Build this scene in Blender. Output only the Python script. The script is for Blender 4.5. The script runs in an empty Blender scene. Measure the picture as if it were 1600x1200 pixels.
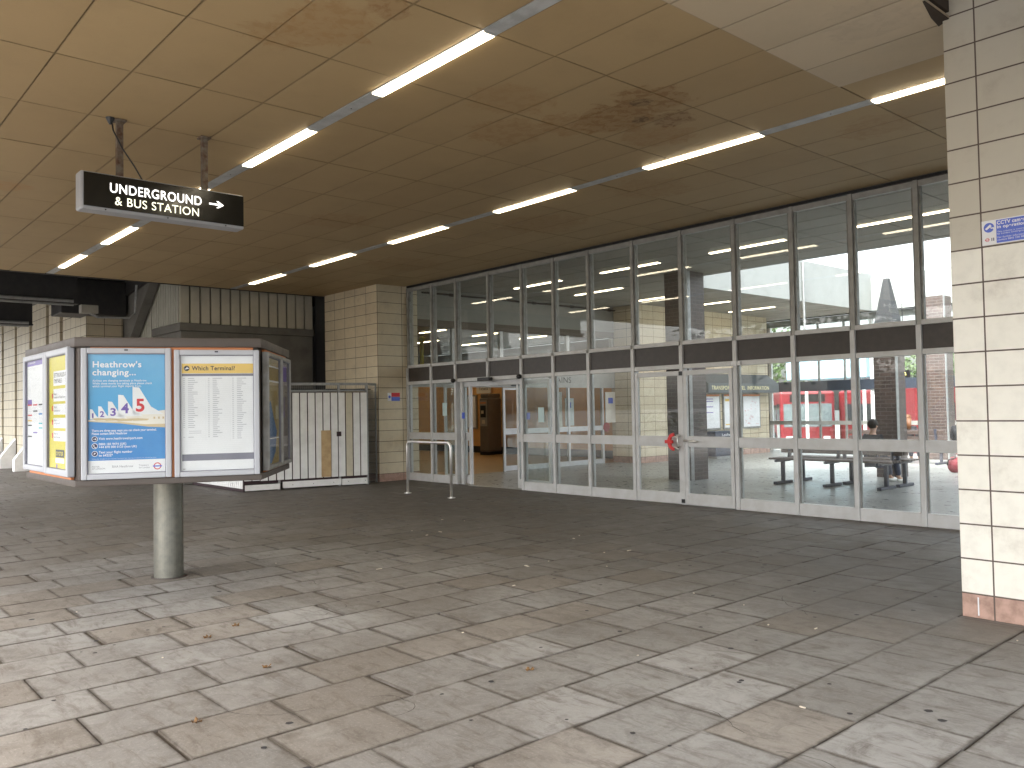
import bpy, bmesh, math, random
from mathutils import Vector, Matrix
R = random.Random(7)
rad = math.radians
S = bpy.context.scene
COL = S.collection

# ------------------------------------------------------------------ camera
cam_d = bpy.data.cameras.new("camera"); cam = bpy.data.objects.new("camera", cam_d); COL.objects.link(cam)
YAW, PITCH, ROLL = 0.8489232581, 0.0300388169, -0.0180168055
fw = Vector((-math.sin(YAW)*math.cos(PITCH), math.cos(YAW)*math.cos(PITCH), math.sin(PITCH)))
rt = Vector((math.cos(YAW), math.sin(YAW), 0)); up = rt.cross(fw)
rt2 = rt*math.cos(ROLL)+up*math.sin(ROLL); up2 = -rt*math.sin(ROLL)+up*math.cos(ROLL)
m = Matrix((rt2, up2, -fw)).transposed().to_4x4(); m.translation = (0, 0, 1.45)
cam.matrix_world = m
cam_d.sensor_width = 36; cam_d.lens = 1303.12/1600*36; cam_d.clip_start = 0.05; cam_d.clip_end = 2000
S.camera = cam

# ------------------------------------------------------------------ sky, sun, exposure
SUN_EL, SUN_ROT = rad(55), rad(172)
W = bpy.data.worlds.new("World"); S.world = W; W.use_nodes = True
nt = W.node_tree; nt.nodes.clear()
sky = nt.nodes.new('ShaderNodeTexSky'); sky.sky_type = 'NISHITA'; sky.sun_disc = False
sky.sun_elevation = SUN_EL; sky.sun_rotation = SUN_ROT; sky.air_density = 1.0; sky.dust_density = 6.0; sky.ozone_density = 0.6
hs = nt.nodes.new('ShaderNodeHueSaturation'); hs.inputs['Saturation'].default_value = 0.28
bgn = nt.nodes.new('ShaderNodeBackground'); bgn.inputs['Strength'].default_value = 0.15
wo = nt.nodes.new('ShaderNodeOutputWorld')
nt.links.new(sky.outputs[0], hs.inputs['Color']); nt.links.new(hs.outputs[0], bgn.inputs[0]); nt.links.new(bgn.outputs[0], wo.inputs[0])
sd = bpy.data.lights.new("sun", 'SUN'); sd.energy = 0.5; sd.angle = rad(30); sd.color = (1, .98, .95)
so = bpy.data.objects.new("sun", sd); COL.objects.link(so)
# direction towards the sun: rotation measured like the sky's
sv = Vector((math.sin(SUN_ROT)*math.cos(SUN_EL), math.cos(SUN_ROT)*math.cos(SUN_EL), math.sin(SUN_EL)))
so.rotation_euler = sv.to_track_quat('Z', 'Y').to_euler()
S.view_settings.view_transform = 'Standard'; S.view_settings.look = 'None'
S.view_settings.exposure = 2.95; S.view_settings.gamma = 1.0
S.cycles.max_bounces = 10; S.cycles.transparent_max_bounces = 24; S.cycles.diffuse_bounces = 5; S.cycles.glossy_bounces = 5
S.cycles.use_denoising = True
S.cycles.caustics_reflective = False; S.cycles.caustics_refractive = False

# ------------------------------------------------------------------ materials
MATS = {}
class NT:
    def __init__(s, name):
        s.m = bpy.data.materials.new(name); s.m.use_nodes = True; s.t = s.m.node_tree; s.t.nodes.clear()
        s.out = s.n('ShaderNodeOutputMaterial'); s.b = s.n('ShaderNodeBsdfPrincipled'); s.l(s.b.outputs[0], s.out.inputs[0])
    def n(s, t, **k):
        x = s.t.nodes.new(t)
        for a, v in k.items(): setattr(x, a, v)
        return x
    def l(s, a, b): s.t.links.new(a, b)
    def put(s, sock, v):
        if hasattr(v, 'is_output') or isinstance(v, bpy.types.NodeSocket): s.l(v, sock)
        else: sock.default_value = v
    def math(s, op, a, b=0.0, c=0.0, clamp=False):
        x = s.n('ShaderNodeMath', operation=op); x.use_clamp = clamp
        s.put(x.inputs[0], a); s.put(x.inputs[1], b)
        if op in ('MULTIPLY_ADD', 'SMOOTHSTEP', 'COMPARE'): s.put(x.inputs[2], c)
        return x.outputs[0]
    def mix(s, f, a, b, mode='MIX'):
        x = s.n('ShaderNodeMix', data_type='RGBA', blend_type=mode)
        s.put(x.inputs[0], f); s.put(x.inputs[6], a if not isinstance(a, tuple) else (*a, 1)); s.put(x.inputs[7], b if not isinstance(b, tuple) else (*b, 1))
        return x.outputs[2]
    def noise(s, scale, detail=5, rough=.6, vec=None, dist=0):
        x = s.n('ShaderNodeTexNoise'); x.inputs['Scale'].default_value = scale; x.inputs['Detail'].default_value = detail
        x.inputs['Roughness'].default_value = rough; x.inputs['Distortion'].default_value = dist
        s.l(vec or s.pos(), x.inputs['Vector']); return x.outputs[0]
    def pos(s):
        if not hasattr(s, '_p'): s._p = s.n('ShaderNodeNewGeometry')
        return s._p.outputs['Position']
    def ramp(s, f, lo, hi):
        x = s.n('ShaderNodeMapRange'); x.interpolation_type = 'SMOOTHSTEP'
        s.put(x.inputs[0], f); x.inputs[1].default_value = lo; x.inputs[2].default_value = hi
        return x.outputs[0]
    def bump(s, h, strength=.3, dist=.01):
        x = s.n('ShaderNodeBump'); x.inputs['Strength'].default_value = strength; x.inputs['Distance'].default_value = dist
        s.put(x.inputs['Height'], h); s.l(x.outputs[0], s.b.inputs['Normal'])
    def sep(s):
        x = s.n('ShaderNodeSeparateXYZ'); s.l(s.pos(), x.inputs[0]); return x.outputs

def mat(name, c, rough=.6, metal=0.0, c2=None, scale=6, amt=.5, bump=0, bscale=60, emit=0, spec=.5):
    if name in MATS: return MATS[name]
    k = NT(name); b = k.b
    c2 = c2 or tuple(x*.78 for x in c)
    f = k.noise(scale, 6)
    col = k.mix(k.math('MULTIPLY', k.ramp(f, .35, .7), amt), c, c2)
    k.l(col, b.inputs['Base Color'])
    rr = k.math('MULTIPLY_ADD', k.noise(scale*2.3, 4), .25, rough-.12, clamp=True); k.l(rr, b.inputs['Roughness'])
    b.inputs['Metallic'].default_value = metal; b.inputs['Specular IOR Level'].default_value = spec
    if bump: k.bump(k.noise(bscale, 4), bump, .004)
    if emit:
        b.inputs['Emission Color'].default_value = (*c, 1); b.inputs['Emission Strength'].default_value = emit
    MATS[name] = k.m; return k.m

def tile_mat(name, axis, w, u0, h, v0, joint=.009, ca=(.60, .53, .39), cb=(.52, .44, .31), plinth=.16, jc=(.10, .075, .055), upper_tone=None, stagger=0):
    k = NT(name); sx = k.sep(); u = sx[{'x': 0, 'y': 1}[axis]]; v = sx[2]
    vv = k.math('DIVIDE', k.math('SUBTRACT', v, v0), h); row = k.math('FLOOR', vv)
    uu = k.math('DIVIDE', k.math('SUBTRACT', u, u0), w)
    if stagger: uu = k.math('ADD', uu, k.math('MULTIPLY', k.math('MODULO', k.math('ABSOLUTE', row), 2.0), .5))
    colm = k.math('FLOOR', uu)
    fu = k.math('FRACT', uu); fv = k.math('FRACT', vv)
    ju = k.math('LESS_THAN', k.math('MINIMUM', fu, k.math('SUBTRACT', 1.0, fu)), joint/w/2)
    jv = k.math('LESS_THAN', k.math('MINIMUM', fv, k.math('SUBTRACT', 1.0, fv)), joint/h/2)
    j = k.math('MAXIMUM', ju, jv)
    cx = k.n('ShaderNodeCombineXYZ'); k.l(row, cx.inputs[0]); k.l(colm, cx.inputs[1])
    wn = k.n('ShaderNodeTexWhiteNoise', noise_dimensions='3D'); k.l(cx.outputs[0], wn.inputs['Vector'])
    base = k.mix(wn.outputs['Value'], ca, cb)
    mott = k.ramp(k.noise(9, 6, .65), .4, .75)
    base = k.mix(k.math('MULTIPLY', mott, .22), base, tuple(x*.6 for x in ca))
    if upper_tone:
        up_ = k.math('GREATER_THAN', v, upper_tone[0]); base = k.mix(k.math('MULTIPLY', up_, upper_tone[2]), base, upper_tone[1])
        # tiles above the given height take a second, darker colour
    low = k.math('LESS_THAN', v, plinth)
    pc = k.mix(k.ramp(k.noise(14, 6), .35, .7), (.46, .30, .24), (.30, .19, .15))
    base = k.mix(low, base, pc)
    gr = k.math('MULTIPLY', k.ramp(k.noise(3.2, 7, .7), .5, .8), .35); base = k.mix(gr, base, (.25, .2, .15))
    base = k.mix(j, base, jc)
    k.l(base, k.b.inputs['Base Color'])
    k.l(k.math('MULTIPLY_ADD', j, .45, .42), k.b.inputs['Roughness'])
    hgt = k.math('MULTIPLY_ADD', j, -1.0, k.math('MULTIPLY', k.noise(35, 4), .08)); k.bump(hgt, .5, .006)
    MATS[name] = k.m; return k.m

def glass_mat(name, tint=(.93, .95, .94), dirt=.06, base_r=.045, graze=.9):
    k = NT(name); k.t.nodes.remove(k.b)
    g = k.n('ShaderNodeNewGeometry'); dt = k.n('ShaderNodeVectorMath', operation='DOT_PRODUCT')
    k.l(g.outputs['Normal'], dt.inputs[0]); k.l(g.outputs['Incoming'], dt.inputs[1])
    c = k.math('SUBTRACT', 1.0, k.math('ABSOLUTE', dt.outputs['Value']))
    f = k.math('MULTIPLY_ADD', k.math('POWER', c, 5.0), graze, base_r, clamp=True)
    tr = k.n('ShaderNodeBsdfTransparent'); tr.inputs[0].default_value = (*tint, 1)
    gl = k.n('ShaderNodeBsdfGlossy'); gl.inputs['Roughness'].default_value = .012
    df = k.n('ShaderNodeBsdfDiffuse'); df.inputs[0].default_value = (.55, .53, .48, 1)
    m1 = k.n('ShaderNodeMixShader'); m2 = k.n('ShaderNodeMixShader')
    dn = k.math('MULTIPLY_ADD', k.ramp(k.noise(4, 8, .75, dist=.6), .5, .85), dirt*1.6, dirt*.3)
    k.l(dn, m1.inputs[0]); k.l(tr.outputs[0], m1.inputs[1]); k.l(df.outputs[0], m1.inputs[2])
    k.l(f, m2.inputs[0]); k.l(m1.outputs[0], m2.inputs[1]); k.l(gl.outputs[0], m2.inputs[2]); k.l(m2.outputs[0], k.out.inputs[0])
    MATS[name] = k.m; return k.m

def ceiling_mat(name, ca, cb, stains=()):
    k = NT(name); at = k.n('ShaderNodeAttribute', attribute_name='tint')
    base = k.mix(at.outputs['Fac'], ca, cb)
    base = k.mix(k.math('MULTIPLY', k.ramp(k.noise(1.3, 8, .7), .42, .75), .25), base, tuple(x*.62 for x in ca))
    base = k.mix(k.math('MULTIPLY', k.ramp(k.noise(40, 4, .7), .55, .8), .25), base, tuple(x*.7 for x in ca))
    jt = k.n('ShaderNodeAttribute', attribute_name='soil')
    base = k.mix(k.math('MULTIPLY', k.ramp(k.math('MULTIPLY', jt.outputs['Fac'], k.math('MULTIPLY_ADD', k.noise(1.7, 6, .7), 1.4, .35)), .45, 1.0), .6), base, tuple(x*.5 for x in ca))
    for (sx, sy, sr, st, colr) in stains:
        d = k.n('ShaderNodeVectorMath', operation='DISTANCE'); k.l(k.pos(), d.inputs[0]); d.inputs[1].default_value = (sx, sy, 4.09)
        f = k.math('SUBTRACT', k.math('MULTIPLY', k.noise(3.1, 9, .72, dist=1.2), 1.5), k.math('MULTIPLY', d.outputs['Value'], 1/sr))
        f = k.math('MULTIPLY', k.ramp(f, .02, .18), st)
        edge = k.ramp(k.noise(11, 6, .7, dist=.5), .45, .6)
        base = k.mix(k.math('MULTIPLY', f, k.math('MULTIPLY_ADD', edge, .6, .4)), base, colr)
    k.l(base, k.b.inputs['Base Color']); k.b.inputs['Roughness'].default_value = .62; k.b.inputs['Specular IOR Level'].default_value = .35
    k.bump(k.noise(30, 5), .12, .004); MATS[name] = k.m; return k.m

def paving_mat():
    k = NT('paving_stone'); at = k.n('ShaderNodeAttribute', attribute_name='tint')
    base = k.mix(at.outputs['Fac'], (.45, .44, .42), (.30, .29, .27))
    at2 = k.n('ShaderNodeAttribute', attribute_name='warm'); base = k.mix(k.math('MULTIPLY', at2.outputs['Fac'], .35), base, (.31, .235, .16))
    base = k.mix(k.math('MULTIPLY', k.ramp(k.noise(.45, 6, .6, dist=.6), .36, .66), .6), base, (.165, .14, .115))
    base = k.mix(k.math('MULTIPLY', k.ramp(k.noise(6, 9, .75, dist=.8), .42, .68), .5), base, (.13, .112, .092))
    base = k.mix(k.math('MULTIPLY', k.ramp(k.noise(60, 5, .7), .5, .75), .40), base, (.50, .47, .42))
    base = k.mix(k.math('MULTIPLY', k.ramp(k.noise(1.7, 10, .8, dist=2.2), .58, .68), .6), base, (.10, .08, .06))
    mp = k.n('ShaderNodeMapping'); mp.inputs['Scale'].default_value = (1.0, 4.5, 1.0); mp.inputs['Rotation'].default_value = (0, 0, .35); k.l(k.pos(), mp.inputs[0])
    st = k.noise(3.2, 9, .74, vec=mp.outputs[0], dist=.7); base = k.mix(k.math('MULTIPLY', k.ramp(st, .50, .66), .55), base, (.135, .11, .085))
    st2 = k.noise(14, 8, .8, vec=mp.outputs[0], dist=.4); base = k.mix(k.math('MULTIPLY', k.ramp(st2, .56, .72), .5), base, (.10, .09, .078))
    base = k.mix(k.math('MULTIPLY', k.ramp(k.noise(2.4, 8, .7), .55, .75), .35), base, (.45, .44, .41))
    # soil and grime gathered along the slab edges
    at3 = k.n('ShaderNodeAttribute', attribute_name='soil')
    so_ = k.ramp(k.math('MULTIPLY', at3.outputs['Fac'], k.math('MULTIPLY_ADD', k.noise(5, 7, .7, dist=.8), 1.6, .1)), .35, 1.0)
    base = k.mix(k.math('MULTIPLY', so_, .85), base, (.085, .068, .052))
    # colour darkens towards the doors, then again towards the left
    s_ = k.sep(); dark_back = k.ramp(k.math('ADD', s_[1], k.math('MULTIPLY', k.noise(.6, 5), 3.0)), 4.6, 8.6)
    base = k.mix(k.math('MULTIPLY', dark_back, .74), base, (.088, .078, .068))
    dark_left = k.ramp(k.math('ADD', k.math('MULTIPLY', s_[0], -1.0), k.math('MULTIPLY', k.noise(.5, 5), 4.0)), 8.0, 14.0); base = k.mix(k.math('MULTIPLY', dark_left, .7), base, (.088, .078, .068))  # second darkening, growing towards the left end of the paving
    k.l(base, k.b.inputs['Base Color'])
    k.l(k.math('MULTIPLY_ADD', k.noise(5, 7), .45, .40, clamp=True), k.b.inputs['Roughness'])
    k.b.inputs['Specular IOR Level'].default_value = .4
    k.bump(k.math('ADD', k.noise(22, 7, .7), k.math('MULTIPLY', k.noise(120, 3), .3)), .4, .006)
    return k.m

M_alu = mat('aluminium', (.60, .61, .62), .42, .15, c2=(.48, .48, .47), scale=5, amt=.6)
M_alud = mat('weathered_aluminium', (.30, .30, .29), .5, .3, c2=(.17, .16, .14), scale=9, amt=.7)
M_dark = mat('dark_spandrel', (.040, .033, .029), .38, 0, c2=(.065, .052, .045), scale=12)
M_glass = glass_mat('glass')
M_glass2 = glass_mat('inner_glass', (.9, .93, .92), .03)
M_acr = glass_mat('poster_glazing', (.97, .98, .98), .0, .02, .35)
M_tube = mat('lit_tube', (1, .86, .62), .5, emit=2.2)
M_tubet = mat('lit_tube_ticket_hall', (1, .78, .48), .5, emit=4.5)
M_tubei = mat('lit_tube_inside', (1, .84, .60), .5, emit=2.0)
M_strip = mat('grey_strip', (.50, .52, .53), .5, .1, c2=(.3, .31, .31), scale=7, amt=.6)
M_backing = mat('dark_backing', (.045, .032, .022), .9)
M_black = mat('black_paint', (.012, .012, .013), .35)
M_steelk = mat('dark_steel', (.028, .027, .028), .55, .2, c2=(.05, .045, .04))
M_conc = mat('concrete', (.17, .165, .15), .85, c2=(.11, .105, .095), scale=2.2, amt=.8, bump=.3, bscale=30)
M_ribs = mat('ribbed_cladding', (.56, .53, .44), .55, c2=(.42, .40, .33), scale=3)
M_white = mat('white_boards', (.86, .87, .87), .5, c2=(.66, .67, .66), scale=4, amt=.55)
M_wood = mat('plywood_patch', (.55, .40, .22), .7, c2=(.38, .26, .13), scale=7, amt=.7)
M_galv = mat('galvanised', (.33, .34, .34), .45, .5, c2=(.2, .2, .2), scale=14)
M_chrome = mat('polished_steel', (.82, .81, .79), .33, .75, c2=(.6, .58, .55))
M_post = mat('stainless_post', (.24, .235, .20), .42, .75, c2=(.18, .18, .16), scale=16, amt=.8)
M_taupe = mat('taupe_trim', (.088, .072, .062), .5, c2=(.06, .05, .043), scale=5)
M_orange = mat('orange_backing', (.60, .22, .08), .5)
M_frame = mat('silver_frame', (.43, .45, .49), .42, 0, amt=.05)
M_wp = mat('poster_white', (.80, .81, .83), .5, amt=.2)
M_blue = mat('poster_blue', (.085, .36, .66), .5, c2=(.16, .46, .72), scale=1.6, amt=.8)
M_dblue = mat('poster_deep_blue', (.03, .21, .55), .5, c2=(.08, .31, .62), scale=2.2, amt=.6)
M_yel = mat('poster_yellow', (.62, .53, .012), .45, c2=(.56, .47, .012), amt=.4)
M_amb = mat('header_amber', (.78, .52, .11), .5, amt=.2)
M_gtxt = mat('grey_print', (.20, .20, .25), .6)
M_ltxt = mat('pale_grey_print', (.42, .43, .47), .6)
M_navy = mat('navy_print', (.02, .03, .10), .6)
M_red = mat('red_print', (.62, .03, .04), .5)
M_purp = mat('purple_print', (.17, .10, .42), .5)
M_tan = mat('tan_print', (.62, .50, .30), .5)
M_sand = mat('sand_print', (.78, .74, .66), .5, amt=.2)
M_ink = mat('dark_ink', (.03, .028, .03), .5)
M_sblue = mat('sign_blue', (.10, .16, .62), .4, amt=.15)
M_tred = mat('red_plastic', (.72, .03, .03), .35, amt=.2)
M_rust = mat('rusty_painted_steel', (.20, .175, .14), .75, .1, c2=(.10, .045, .022), scale=14, amt=1.0, bump=.4)
M_sgn = mat('sign_face', (.008, .009, .008), .18)
M_let = mat('sign_letters_lit', (1, .97, .93), .5, emit=.32)
M_let2 = mat('sign_letters_cream', (1, .98, .72), .5, emit=.24)
M_busred = mat('bus_red', (.21, .022, .028), .3, amt=.3)
M_tyre = mat('rubber', (.02, .02, .02), .8)
M_win = mat('dark_window', (.03, .035, .04), .08)
M_skin = mat('skin', (.50, .30, .21), .5)
M_jacket = mat('black_cloth', (.018, .018, .022), .9)
M_blucl = mat('blue_cloth', (.10, .17, .33), .85)
M_jean = mat('dark_denim', (.05, .06, .10), .9)
M_hair = mat('dark_hair', (.02, .015, .012), .7)
M_aub = mat('auburn_hair', (.14, .055, .02), .55, c2=(.07, .03, .012), scale=40)
M_shoe = mat('white_shoe', (.7, .7, .68), .5)
M_bench = mat('bench_slats', (.075, .052, .045), .5, c2=(.04, .03, .028), scale=12)
M_bleg = mat('bench_steel', (.045, .05, .075), .45)
M_tick = mat('orange_painted_wall', (.72, .40, .15), .6)  # orange base colour of the ticket hall's back wall
M_tfl = mat('tan_floor', (.42, .27, .12), .35, c2=(.33, .2, .09), scale=3)
M_mach = mat('machine_shell', (.15, .12, .095), .45)
M_leaf = mat('leaves', (.075, .12, .035), .6, c2=(.045, .08, .02), scale=1.5, amt=1)
M_bark = mat('bark', (.10, .08, .06), .9)
M_asph = mat('asphalt', (.06, .06, .06), .9, c2=(.08, .08, .078), scale=2)
M_pblue = mat('pale_blue_fascia', (.36, .55, .66), .5, amt=.3)
M_wallg = mat('grey_painted_wall', (.30, .30, .28), .7, c2=(.24, .24, .22), scale=1.5)
M_wellw = mat('white_upstand', (.30, .315, .305), .6, c2=(.25, .26, .255), scale=2)
M_slate = mat('slate_awning', (.085, .10, .11), .6)
M_dbrick = tile_mat('dark_brick', 'x', .22, .03, .075, .0, .010, (.075, .05, .045), (.05, .036, .034), -1, (.13, .12, .11), None, 1)
M_dbricky = tile_mat('dark_brick_side', 'y', .22, .03, .075, .0, .010, (.075, .05, .045), (.05, .036, .034), -1, (.13, .12, .11), None, 1)
M_tx = tile_mat('cream_tile_front', 'x', .44, -14.75, .2225, .16, .009, (.74, .65, .48), (.66, .57, .42))
M_ty = tile_mat('cream_tile_side', 'y', .60, 9.30, .2225, .16, .009, (.66, .58, .42), (.60, .52, .38))
M_tp = tile_mat('cream_tile_pillar', 'x', .44, -2.07, .231, .16, .010, (.84, .82, .74), (.80, .775, .69), .16, (.12, .09, .075), (2.47, (.50, .465, .385), .85))
M_tl = tile_mat('cream_tile_long_wall', 'x', .44, -20.4, .26, .16, .012, (.66, .60, .46), (.60, .54, .40))
M_ti = tile_mat('cream_tile_inside', 'y', .44, 17.2, .2225, .16)
M_pave = paving_mat()
BR = (.33, .20, .085)
STN = [(-5.0, 2.75, .50, .9, (.36, .225, .10)), (-4.55, 3.0, .25, .8, (.28, .16, .07)), (-5.35, 2.6, .35, .7, BR), (-5.9, 5.2, .55, .75, BR), (-5.4, 5.5, .45, .8, BR), (-5.0, 5.75, .60, .95, (.27, .155, .06)),
       (-4.55, 5.65, .50, .95, (.26, .15, .06)), (-5.1, 6.45, .5, .85, BR), (-4.7, 6.15, .32, .9, (.20, .11, .045)), (-5.3, 4.7, .5, .55, BR), (-4.62, 5.62, .15, .9, (.11, .065, .03)), (-4.9, 5.95, .13, .9, (.12, .07, .03)),
       (-10.8, 1.95, .35, .7, (.42, .24, .10)), (-10.2, 5.8, .7, .5, BR), (-8.6, 8.2, .9, .55, BR), (-6.4, 7.9, .7, .5, BR), (-12.5, 8.5, 1.0, .45, BR), (-3.6, 7.9, .5, .5, BR)]
M_ceil = ceiling_mat('ceiling_panel', (.43, .315, .168), (.395, .285, .15), STN)
M_ceil2 = ceiling_mat('pale_ceiling_panel', (.58, .485, .35), (.53, .44, .31), [(-2.6, 5.6, .5, .4, (.4, .33, .25))])
M_ceili = ceiling_mat('inside_ceiling_panel', (.33, .315, .28), (.29, .275, .24))

def floor_in_mat():
    k = NT('inside_floor'); s_ = k.sep(); j = None
    for i, p in ((0, .6), (1, .6)):
        f = k.math('FRACT', k.math('DIVIDE', k.math('ADD', s_[i], 100.0), p)); q = k.math('LESS_THAN', f, .018); j = q if j is None else k.math('MAXIMUM', j, q)
    b = k.mix(k.ramp(k.noise(1.2, 6), .35, .7), (.30, .31, .30), (.22, .23, .22)); b = k.mix(k.math('MULTIPLY', j, .7), b, (.12, .12, .12))
    k.l(b, k.b.inputs['Base Color']); k.l(k.math('MULTIPLY_ADD', k.noise(6, 5), .3, .16), k.b.inputs['Roughness'])
    return k.m
M_flin = floor_in_mat()

# ------------------------------------------------------------------ mesh helpers
class MB:
    def __init__(s): s.v = []; s.f = []; s.mi = []; s.att = []
    def add(s, vs, fs, mi=0, att=0.0):
        o = len(s.v); s.v += [tuple(x) for x in vs]; s.f += [tuple(i+o for i in f) for f in fs]; s.mi += [mi]*len(fs); s.att += [att]*len(vs); return s
    def box(s, x0, x1, y0, y1, z0, z1, mi=0, att=0.0):
        return s.add([(x0,y0,z0),(x1,y0,z0),(x1,y1,z0),(x0,y1,z0),(x0,y0,z1),(x1,y0,z1),(x1,y1,z1),(x0,y1,z1)],
                     [(0,3,2,1),(4,5,6,7),(0,1,5,4),(1,2,6,5),(2,3,7,6),(3,0,4,7)], mi, att)
    def bev(s, x0, x1, y0, y1, z0, z1, b=.004, att=0.0, att2=0.0):   # slab with chamfered top edge
        return s.add([(x0,y0,z0),(x1,y0,z0),(x1,y1,z0),(x0,y1,z0),(x0,y0,z1-b),(x1,y0,z1-b),(x1,y1,z1-b),(x0,y1,z1-b),(x0+b,y0+b,z1),(x1-b,y0+b,z1),(x1-b,y1-b,z1),(x0+b,y1-b,z1)],
                     [(0,1,5,4),(1,2,6,5),(2,3,7,6),(3,0,4,7),(4,5,9,8),(5,6,10,9),(6,7,11,10),(7,4,8,11),(8,9,10,11)], 0, att)
    def prism(s, poly, vec, mi=0):
        n = len(poly); P = [Vector(p) for p in poly]; Q = [p+Vector(vec) for p in P]
        return s.add(P+Q, [tuple(range(n))[::-1], tuple(range(n, 2*n))]+[(i, (i+1) % n, n+(i+1) % n, n+i) for i in range(n)], mi)
    def fbox(s, O, e, n, u0, u1, d0, d1, z0, z1, mi=0):   # box in a facing frame: O origin(xy), e along, n outward
        P = [Vector((O[0]+e[0]*u+n[0]*d_, O[1]+e[1]*u+n[1]*d_, z)) for z in (z0, z1) for (u, d_) in ((u0, d0), (u1, d0), (u1, d1), (u0, d1))]
        return s.add(P, [(0,3,2,1),(4,5,6,7),(0,1,5,4),(1,2,6,5),(2,3,7,6),(3,0,4,7)], mi)
    def cyl(s, p0, p1, r0, r1=None, n=16, mi=0, cap=True):
        r1 = r0 if r1 is None else r1; p0, p1 = Vector(p0), Vector(p1); a = (p1-p0).normalized()
        b = a.orthogonal().normalized(); c = a.cross(b)
        vs = [p+(b*math.cos(2*math.pi*i/n)+c*math.sin(2*math.pi*i/n))*r for p, r in ((p0, r0), (p1, r1)) for i in range(n)]
        fs = [(i, (i+1) % n, n+(i+1) % n, n+i) for i in range(n)]
        if cap: fs += [tuple(range(n))[::-1], tuple(range(n, 2*n))]
        return s.add(vs, fs, mi)
    def tube(s, path, r, n=12, mi=0):
        P = [Vector(p) for p in path]; o = len(s.v); vs = []; fs = []; ref = None
        for i, p in enumerate(P):
            t = ((P[min(i+1, len(P)-1)]-p).normalized()+(p-P[max(i-1, 0)]).normalized()).normalized()
            if ref is None: ref = t.orthogonal().normalized()
            ref = (ref-t*ref.dot(t)).normalized(); c = t.cross(ref)
            vs += [p+(ref*math.cos(2*math.pi*k/n)+c*math.sin(2*math.pi*k/n))*r for k in range(n)]
        for i in range(len(P)-1):
            fs += [(i*n+k, i*n+(k+1) % n, (i+1)*n+(k+1) % n, (i+1)*n+k) for k in range(n)]
        fs += [tuple(range(n))[::-1], tuple((len(P)-1)*n+k for k in range(n))]
        return s.add(vs, fs, mi)
    def ball(s, c, r, seg=12, rings=8, sc=(1, 1, 1), mi=0):
        vs = [(c[0], c[1], c[2]-r*sc[2])]
        for i in range(1, rings):
            a = -math.pi/2+math.pi*i/rings
            for j in range(seg):
                b = 2*math.pi*j/seg; vs.append((c[0]+r*sc[0]*math.cos(a)*math.cos(b), c[1]+r*sc[1]*math.cos(a)*math.sin(b), c[2]+r*sc[2]*math.sin(a)))
        vs.append((c[0], c[1], c[2]+r*sc[2])); fs = [(0, 1+(j+1) % seg, 1+j) for j in range(seg)]
        for i in range(rings-2):
            for j in range(seg): fs.append((1+i*seg+j, 1+i*seg+(j+1) % seg, 1+(i+1)*seg+(j+1) % seg, 1+(i+1)*seg+j))
        L = len(vs)-1; fs += [(L, 1+(rings-2)*seg+j, 1+(rings-2)*seg+(j+1) % seg) for j in range(seg)]
        return s.add(vs, fs, mi)
    def build(s, name, mats, parent=None, smooth=False, bevel=0, attr=False, loc=None):
        me = bpy.data.meshes.new(name)
        base = Vector(loc) if loc is not None else Vector((0, 0, 0))
        wp = Vector((0, 0, 0)); p = parent
        while p is not None: wp += p.location; p = p.parent
        me.from_pydata([Vector(v)-wp-base for v in s.v], [], s.f); me.update()
        for mm in (mats if isinstance(mats, (list, tuple)) else [mats]): me.materials.append(mm)
        if len(me.materials) > 1:
            for i, q in enumerate(me.polygons): q.material_index = s.mi[i]
        if attr:
            a = me.attributes.new('tint', 'FLOAT', 'POINT')
            a.data.foreach_set('value', [t if not isinstance(t, tuple) else t[0] for t in s.att])
            a = me.attributes.new('warm', 'FLOAT', 'POINT')
            a.data.foreach_set('value', [0.0 if not isinstance(t, tuple) else t[1] for t in s.att])
            a = me.attributes.new('soil', 'FLOAT', 'POINT')
            a.data.foreach_set('value', [0.0 if not isinstance(t, tuple) else t[2] for t in s.att])
        if not attr:
            bm = bmesh.new(); bm.from_mesh(me); bmesh.ops.recalc_face_normals(bm, faces=bm.faces); bm.to_mesh(me); bm.free()
        if smooth: 
            for q in me.polygons: q.use_smooth = True
        o = bpy.data.objects.new(name, me); COL.objects.link(o); o.location = base
        if parent: o.parent = parent
        if bevel:
            b = o.modifiers.new('bevel', 'BEVEL'); b.width = bevel; b.segments = 2; b.limit_method = 'ANGLE'; b.angle_limit = rad(40)
        return o

def tag(o, label=None, cat=None, group=None, kind=None):
    if label: o['label'] = label
    if cat: o['category'] = cat
    if group: o['group'] = group
    if kind: o['kind'] = kind
    return o
def thing(name, label, cat, loc=(0, 0, 0), group=None):
    o = bpy.data.objects.new(name, None); COL.objects.link(o); o.location = loc; o.empty_display_size = .2
    return tag(o, label, cat, group)
def copy_tree(o, parent=None):
    c = o.copy(); COL.objects.link(c)
    if parent: c.parent = parent
    for ch in list(o.children): copy_tree(ch, c)
    return c

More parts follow.
